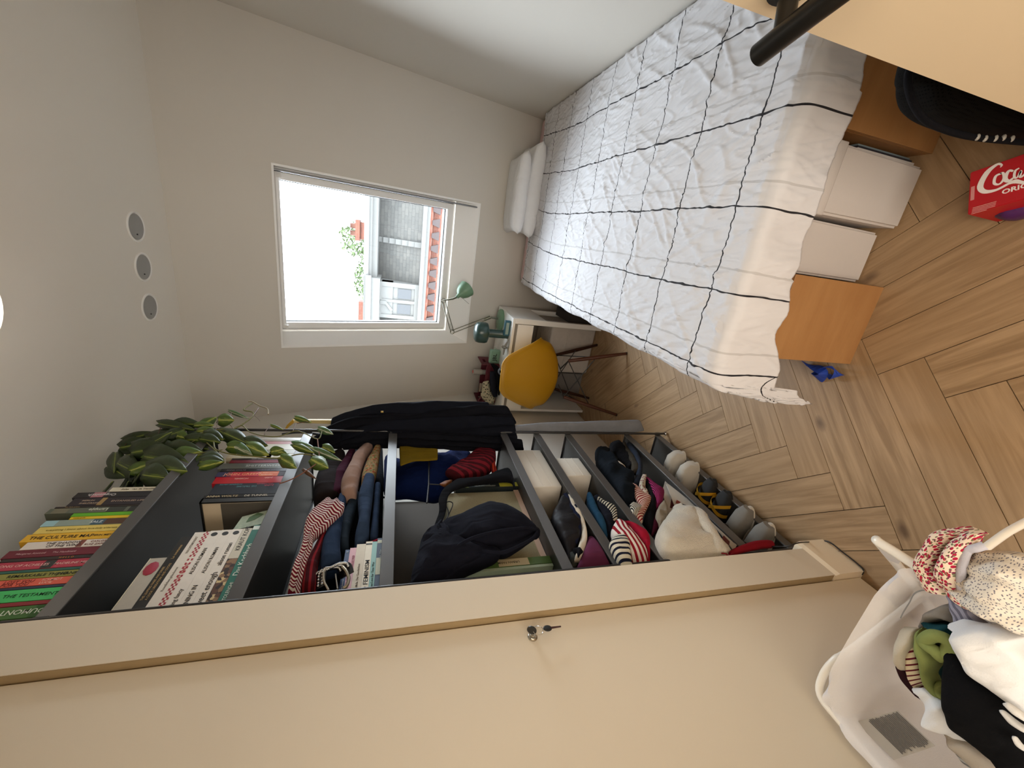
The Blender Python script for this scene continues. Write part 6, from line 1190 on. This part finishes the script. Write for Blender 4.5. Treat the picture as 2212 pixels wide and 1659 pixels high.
ribbon([(0.306,0.806,0.13),(0.31,0.794,0.13),(0.306,0.776,0.13),(0.312,0.753,0.13)],[.006,.010,.006,.003],t,'lettering',wht)
o1=V((0.288,0.812,0.13)); o2=V((0.301,0.776,0.13)); dd=(o2-o1).normalized()
text('ORIGINAL TASTE',.0165,o1-V((-dd.y,dd.x,0))*.008,dd,V((-dd.y,dd.x,0)),wht,t,sx=1.15,name='lettering',bold=.0004)
for k in range(5):
    a=V((0.249,0.855,0.13)).lerp(V((0.234,0.852,0.13)),k/4); bm=new(); b=a+dd*(.045 if k<4 else .03); s=V((-dd.y,dd.x,0))*.0007; poly(bm,[a-s+V((0,0,.0003)),b-s+V((0,0,.0003)),b+s+V((0,0,.0003)),a+s+V((0,0,.0003))],.0003,(0,0,1)); mk('small_print',bm,inkm('#e0a39f'),t,False)
a=V((0.303,0.881,0.13)); bm=new(); e1=V((0.306,0.874,0.13))-a; e2=V((0.268,0.868,0.13))-a
for k in range(7):
    p=a+e1*(k/7); poly(bm,[p,p+e1*.08,p+e1*.08+e2,p+e2],.0004,(0,0,1))
mk('side_print',bm,inkm('#e0a39f'),t,False,kind='stuff')
t=thing('plastic_bag','purple and white plastic wrapper beside the red carton','bag',(0.244,0.849,0))
bm=loft([((0.248,0.866,0.04),(0.256,0.864,0.04),.012),((0.233,0.835,0.04),(0.274,0.847,0.04),.03),((0.231,0.806,0.04),(0.277,0.821,0.04),.035),((0.246,0.769,0.04),(0.288,0.786,0.04),.03)],6,20,(0,0,1),.8,(.006,30,3)); mk('body',bm,mat('purple_film','#4a1d58',.35),t)
bm=loft([((0.246,0.865,0.05),(0.251,0.863,0.05),.004),((0.25,0.84,0.055),(0.264,0.841,0.055),.006),((0.263,0.821,0.06),(0.27,0.821,0.06),.004)],4,10,(0,0,1),.8,(.003,40,3)); mk('print',bm,mat('white_film','#b9b4bc',.35),t)
# ================================================================ laundry hamper at the near left
tubem=mat('white_tube','#ece6da',.35,0,.01,5,0)
hz=.62
lb=thing('laundry_hamper','white tube laundry hamper with translucent mesh bag by the wardrobe','laundry basket',(-.72,.30,0))
LX0,LX1,LY1,LY0=-.918,-.492,.41,-.05
bm=new(); tube(bm,smooth_pts([(LX0,-.08,hz),(LX0,.20,hz),(LX0,.36,hz),(LX0+.004,.415,hz-.004),(LX0+.035,.437,hz-.022),(-0.834,0.44,0.579),(-0.797,0.44,0.532),(-0.532,0.44,0.283),(-0.458,0.44,0.187),(-.36,.43,.012)],5),.0085,14); mk('frame_tube',bm,tubem,lb)
bm=new(); tube(bm,smooth_pts([(LX1,-.08,hz),(LX1,.20,hz),(LX1,.40,hz),(LX1-.002,.450,hz),(LX1-.004,.462,hz-.004),(LX1-.02,.466,hz-.03),(-.66,.462,.38),(-.93,.455,.012)],5),.0095,14); mk('frame_tube',bm,tubem,lb)
for a,b in (((LX0,-.07,hz),(-.36,-.06,.012)),((LX1,-.07,hz),(-.93,-.08,.012))):
    bm=new(); tube(bm,[a,b],.0085,12); mk('leg',bm,tubem,lb)
bm=new(); tube(bm,[(-.36,-.08,.012),(-.36,.44,.012)],.0085,12); mk('leg',bm,tubem,lb)
bm=new(); tube(bm,[(-.93,-.08,.012),(-.93,.46,.012)],.0085,12); mk('leg',bm,tubem,lb)
# translucent bag
bagm,nb,bb=nm('mesh_bag_film'); bb.inputs['Base Color'].default_value=(*lin('#eceaec'),1); bb.inputs['Roughness'].default_value=.6; bb.inputs['Alpha'].default_value=.62
no=N(nb,'ShaderNodeTexNoise'); no.inputs['Scale'].default_value=5; tc=N(nb,'ShaderNodeTexCoord'); L(nb,tc.outputs['Object'],no.inputs['Vector']); mr=N(nb,'ShaderNodeMapRange'); mr.inputs[3].default_value=.5; mr.inputs[4].default_value=.8; L(nb,no.outputs[0],mr.inputs[0]); L(nb,mr.outputs[0],bb.inputs['Alpha'])
bump(nb,bb,500,.4,.002)
n=96; bm=new(); rings=[]
def supere(k,inset):
    a=2*PI*k/n+.0; cx,cy=(LX0+LX1)/2,(LY0+LY1)/2; hx,hy=(LX1-LX0)/2-inset,(LY1-LY0)/2-inset
    c,s=math.cos(a),math.sin(a); return cx+hx*math.copysign(abs(c)**.25,c),cy+hy*math.copysign(abs(s)**.25,s),a
for zl,ins in ((hz+.006,-.006),(hz+.010,.002),(hz+.004,.011),(hz-.03,.016),(hz-.10,.02),(hz-.2,.03),(hz-.32,.045),(hz-.42,.07),(hz-.46,.15)):
    ring=[]
    for k in range(n):
        x,y,a=supere(k,ins); w=noise.noise(V((math.cos(a)*4,math.sin(a)*4,zl*5)))
        d=.006*w*(1 if ins>.012 else .5); sag=0
        # the cloth sags off the rim along the far-left side
        if ins<0: zz_=zl+.01*math.sin(a*9)
        else: zz_=zl
        ring.append(bm.verts.new((max(x+d,-.944),y+d,zz_)))
    rings.append(ring)
for A_,B_ in zip(rings,rings[1:]):
    for k in range(n): bm.faces.new((A_[k],A_[(k+1)%n],B_[(k+1)%n],B_[k]))
bm.faces.new(rings[-1][::-1]); mk('mesh_bag',bm,bagm,lb)
bm=new(); tube(bm,smooth_pts([(-0.525,0.361,0.6),(-0.54,0.373,0.6),(-0.556,0.379,0.6),(-0.577,0.378,0.6),(-0.604,0.378,0.6),(-0.619,0.377,0.6)],5),.0012,6); mk('bag_seam',bm,mat('grey_thread','#8b8c8e',.8),lb)
bm=new(); poly(bm,[(-0.498,0.461,0.622),(-0.497,0.43,0.622),(-0.497,0.413,0.62),(-0.525,0.426,0.59),(-0.534,0.445,0.585),(-0.521,0.454,0.6)],.001,(0,0,1)); mk('bag_corner',bm,bagm,lb)
# care label
cl=mat('label_satin','#a39d94',.6,0,.03,8); A_=V((-0.84,0.329,0.6)); 
lt=[(-0.904,0.35,0.585),(-0.798,0.31,0.585),(-0.795,0.245,0.585),(-0.897,0.275,0.585)]
bm=new(); poly(bm,[V(p)+V((0,0,.012)) for p in lt],.0006,(0,0,1)); cw=mk('care_label',bm,cl,lb,False)
q00,q10,q11,q01=[V(p)+V((0,0,.0142)) for p in (lt[0],lt[1],lt[2],lt[3])]
bm=new()
for k in range(19):
    f=.30+.67*k/18; a=q00.lerp(q10,f); b=q01.lerp(q11,f); t0,t1=.03+.04*R_.random(),.96-.10*R_.random()
    p,q=a.lerp(b,t0),a.lerp(b,t1); s=(q10-q00).normalized()*.0013; poly(bm,[p-s,q-s,q+s,p+s],.0003,(0,0,1))
mk('label_print',bm,mat('ink_grey','#57514b',.8,0,.3,300),cw,False,kind='stuff')
a=q00.lerp(q01,.40)+ (q00-q10).normalized()*.004; b=q00.lerp(q01,.96)+(q00-q10).normalized()*.003
dd=(q01-q00).normalized(); upv=(q10-q00).normalized()
# ---- clothes in the hamper
GB='laundry heaped in the hamper'
wi=cloth('hamper_white','#d3d3d3',var=.04)
garment('grey_shirt',[((-0.642,0.354,0.55),(-0.62,0.344,0.55),.03),((-0.612,0.36,0.56),(-0.586,0.338,0.56),.035),((-0.581,0.356,0.565),(-0.567,0.33,0.565),.035),((-0.54,0.34,0.57),(-0.561,0.311,0.57),.03)],cloth('pale_grey_cotton','#8e8983'),'pale grey shirt crumpled under the floral cloth in the hamper','shirt',GB,(0,0,1),fold=(.014,18,2))
garment('teal_jersey',[((-0.607,0.344,0.57),(-0.584,0.336,0.57),.03),((-0.614,0.332,0.575),(-0.565,0.314,0.575),.04),((-0.624,0.317,0.57),(-0.588,0.302,0.57),.04),((-0.651,0.31,0.57),(-0.613,0.293,0.57),.035),((-0.696,0.314,0.56),(-0.664,0.292,0.56),.03),((-0.722,0.305,0.55),(-0.693,0.286,0.55),.025)],cloth('teal_wool','#1a4147'),'dark teal top in the hamper between green and white garments','top',GB,(0,0,1),fold=(.016,20,5))
garment('striped_jersey',[((-0.675,0.343,0.59),(-0.655,0.332,0.59),.02),((-0.686,0.338,0.59),(-0.665,0.325,0.59),.025),((-0.708,0.331,0.585),(-0.686,0.317,0.585),.025),((-0.73,0.324,0.575),(-0.705,0.311,0.575),.022),((-0.749,0.315,0.56),(-0.719,0.307,0.56),.018)],stripes('maroon_cream_stripe',('#cdc0a3','#5a1624'),1,.0125,.003,.30),'cream sleeve with thin maroon stripes in the hamper','top',GB,(0,0,1),fold=(.004,25,3))
garment('striped_cuff',[((-0.65,0.365,0.6),(-0.623,0.342,0.6),.02),((-0.67,0.359,0.6),(-0.641,0.338,0.6),.025),((-0.691,0.352,0.6),(-0.67,0.337,0.6),.025),((-0.714,0.344,0.595),(-0.695,0.331,0.595),.015)],cloth('cream_rib','#b7ae9d'),'cream ribbed cuff with a maroon edge in the hamper','cuff',GB,(0,0,1),fold=(.006,22,8))
garment('brown_underside',[((-0.731,0.351,0.57),(-0.712,0.337,0.57),.02),((-0.751,0.339,0.56),(-0.735,0.328,0.56),.02),((-0.766,0.324,0.55),(-0.743,0.31,0.55),.02),((-0.774,0.315,0.54),(-0.75,0.3,0.54),.02)],cloth('dark_maroon','#2c161b'),'dark maroon fabric fold under the striped sleeve','fabric',GB,(0,0,1))  # fold in one even dark maroon
gg=cloth('moss_green','#78824d')
gs=garment('green_sock',[((-0.619,0.33,0.62),(-0.602,0.327,0.62),.02),((-0.632,0.324,0.62),(-0.619,0.313,0.62),.025),((-0.652,0.313,0.615),(-0.632,0.296,0.615),.028),((-0.676,0.307,0.605),(-0.665,0.296,0.605),.025),((-0.702,0.298,0.59),(-0.692,0.286,0.59),.022),((-0.717,0.289,0.58),(-0.704,0.269,0.58),.018)],gg,'moss green cotton top with open cuff in the hamper','top',GB,(0,0,1),fold=(.005,20,2))
bm=new(); tube(bm,smooth_pts([(-0.601,0.319,0.64),(-0.577,0.311,0.645),(-0.57,0.297,0.64),(-0.583,0.291,0.635),(-0.607,0.29,0.635),(-0.604,0.302,0.64),(-0.606,0.314,0.64)],5,True),.011,10,closed=True); mk('cuff',bm,gg,gs)
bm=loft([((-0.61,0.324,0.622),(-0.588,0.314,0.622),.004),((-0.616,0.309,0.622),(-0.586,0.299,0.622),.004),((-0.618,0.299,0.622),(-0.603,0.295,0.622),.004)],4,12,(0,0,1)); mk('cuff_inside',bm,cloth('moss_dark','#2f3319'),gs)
bm=new(); tube(bm,smooth_pts([(-0.684,0.282,0.6),(-0.67,0.277,0.605),(-0.669,0.269,0.6),(-0.69,0.266,0.595),(-0.695,0.272,0.6),(-0.694,0.278,0.6)],5,True),.008,8,closed=True); mk('cuff',bm,gg,gs)
garment('cream_towel',[((-0.739,0.299,0.59),(-0.712,0.283,0.59),.02),((-0.75,0.282,0.59),(-0.703,0.259,0.59),.03),((-0.779,0.272,0.585),(-0.727,0.246,0.585),.03),((-0.769,0.252,0.58),(-0.734,0.238,0.58),.028),((-0.764,0.242,0.57),(-0.737,0.226,0.57),.025),((-0.773,0.211,0.56),(-0.741,0.197,0.56),.02)],wi,'off white cotton top lying between green top and black garment','top',GB,(0,0,1),fold=(.012,18,6))
garment('beige_sock',[((-0.771,0.244,0.575),(-0.755,0.234,0.575),.018),((-0.782,0.235,0.575),(-0.745,0.22,0.575),.025),((-0.784,0.219,0.57),(-0.744,0.205,0.57),.025),((-0.787,0.203,0.565),(-0.75,0.192,0.565),.022)],cloth('sand_cotton','#a9a094'),'sand coloured cotton piece in the hamper below the off white top','underwear',GB,(0,0,1))
garment('lace_trim',[((-0.792,0.25,0.555),(-0.801,0.238,0.555),.008),((-0.807,0.238,0.55),(-0.805,0.224,0.55),.008),((-0.813,0.223,0.55),(-0.804,0.208,0.55),.008)],stripes('grey_lace',('#a5a39c','#6b6b6a'),1,.012,.004,.4),'grey striped cloth edge peeping out beside the sand piece','cloth',GB,(0,0,1))
bg2=garment('black_garment',[((-0.614,0.285,0.62),(-0.583,0.279,0.62),.03),((-0.635,0.273,0.625),(-0.594,0.252,0.625),.045),((-0.66,0.26,0.625),(-0.595,0.226,0.625),.05),((-0.688,0.25,0.62),(-0.596,0.206,0.62),.05),((-0.71,0.236,0.615),(-0.604,0.192,0.615),.05),((-0.712,0.216,0.61),(-0.621,0.178,0.61),.045),((-0.719,0.187,0.6),(-0.657,0.169,0.6),.035)],cloth('jet_black','#08080a'),'jet black garment with white trim on top of the heap','top',GB,(0,0,1),fold=(.010,12,4),res=8,nr=36)
wtm=cloth('trim_grey_white','#c3c1bd')
for st in ([((-0.58,0.197,0.675),(-0.571,0.193,0.675),.006),((-0.583,0.188,0.672),(-0.572,0.186,0.672),.008),((-0.583,0.179,0.668),(-0.575,0.18,0.668),.008)],[((-0.596,0.196,0.672),(-0.591,0.193,0.672),.006),((-0.601,0.185,0.67),(-0.592,0.182,0.67),.008),((-0.6,0.174,0.668),(-0.591,0.173,0.668),.008)],[((-0.626,0.176,0.66),(-0.623,0.173,0.66),.006),((-0.635,0.171,0.655),(-0.628,0.168,0.655),.006),((-0.637,0.165,0.65),(-0.632,0.165,0.65),.006)]):
    mk('trim',loft(st,4,12,(0,0,1)),wtm,bg2)
garment('white_shirt',[((-0.541,0.291,0.635),(-0.509,0.279,0.635),.03),((-0.551,0.286,0.64),(-0.486,0.256,0.64),.045),((-0.561,0.277,0.64),(-0.479,0.233,0.64),.05),((-0.573,0.264,0.64),(-0.49,0.229,0.64),.05),((-0.587,0.25,0.635),(-0.505,0.214,0.635),.05),((-0.589,0.222,0.63),(-0.528,0.199,0.63),.045),((-0.595,0.199,0.62),(-0.557,0.186,0.62),.03)],wi,'white cotton shirt on the heap beside the black garment','shirt',GB,(0,0,1),fold=(.016,13,9),res=8,nr=36)
garment('grey_ribbon_top',[((-0.52,0.332,0.6),(-0.511,0.318,0.6),.02),((-0.535,0.317,0.605),(-0.504,0.298,0.605),.03),((-0.544,0.301,0.605),(-0.51,0.282,0.605),.03),((-0.524,0.281,0.6),(-0.506,0.251,0.6),.03)],stripes('lilac_grey_rib',('#8d8b98','#62606c'),0,.010,.003,.45),'lilac grey ribbed cloth between floral trunks and white shirt','cloth',GB,(0,0,1),fold=(.008,25,5))
dots=spots('dotted_cotton','#d0c8bb',[('#77737a',.22)],240,.2)
garment('dotted_dress',[((-0.396,0.327,0.66),(-0.468,0.295,0.66),.03),((-0.377,0.312,0.67),(-0.471,0.273,0.67),.05),((-0.364,0.297,0.67),(-0.469,0.257,0.67),.055),((-0.353,0.282,0.67),(-0.46,0.245,0.67),.055),((-0.348,0.267,0.665),(-0.46,0.224,0.665),.05),((-0.341,0.254,0.66),(-0.445,0.212,0.66),.04)],dots,'cream cotton garment with tiny grey dots at the right of the heap','dress',GB,(0,0,1),fold=(.022,11,3),wave=(.008,10),res=8,nr=48)
fl=spots('floral_cotton','#dcc9b4',[('#a51f3c',.30),('#7a2548',.20),('#6f7355',.20)],95,.3,stretch=(1.7,1))
f1=garment('floral_shorts',[((-0.367,0.356,0.66),(-0.362,0.327,0.66),.02),((-0.389,0.371,0.665),(-0.387,0.342,0.665),.035),((-0.43,0.371,0.665),(-0.411,0.344,0.665),.04),((-0.469,0.37,0.66),(-0.445,0.342,0.66),.04),((-0.488,0.358,0.655),(-0.471,0.333,0.655),.03)],fl,'cream cotton shorts with red flower print on the hamper edge','shorts',GB,(0,0,1),fold=(.006,16,4))
f2=loft([((-0.367,0.336,0.69),(-0.353,0.314,0.69),.015),((-0.381,0.338,0.695),(-0.369,0.311,0.695),.02),((-0.409,0.337,0.695),(-0.402,0.314,0.695),.024),((-0.439,0.336,0.69),(-0.427,0.31,0.69),.024),((-0.461,0.33,0.68),(-0.452,0.306,0.68),.02),((-0.483,0.313,0.665),(-0.473,0.3,0.665),.016),((-0.49,0.302,0.655),(-0.483,0.294,0.655),.012)],6,24,(0,0,1),.75,(.005,20,7)); mk('leg_fold',f2,fl,f1)
bm=new(); tube(bm,smooth_pts([(-0.355,0.303,0.7),(-0.365,0.308,0.705),(-0.374,0.314,0.705),(-0.392,0.312,0.705),(-0.417,0.308,0.7),(-0.44,0.304,0.69),(-0.46,0.296,0.68),(-0.474,0.286,0.67)],6),.0065,10); mk('waistband',bm,stripes('grey_blue_band',('#8c8a99','#b3b1ba'),1,.006,0,.3),f1)
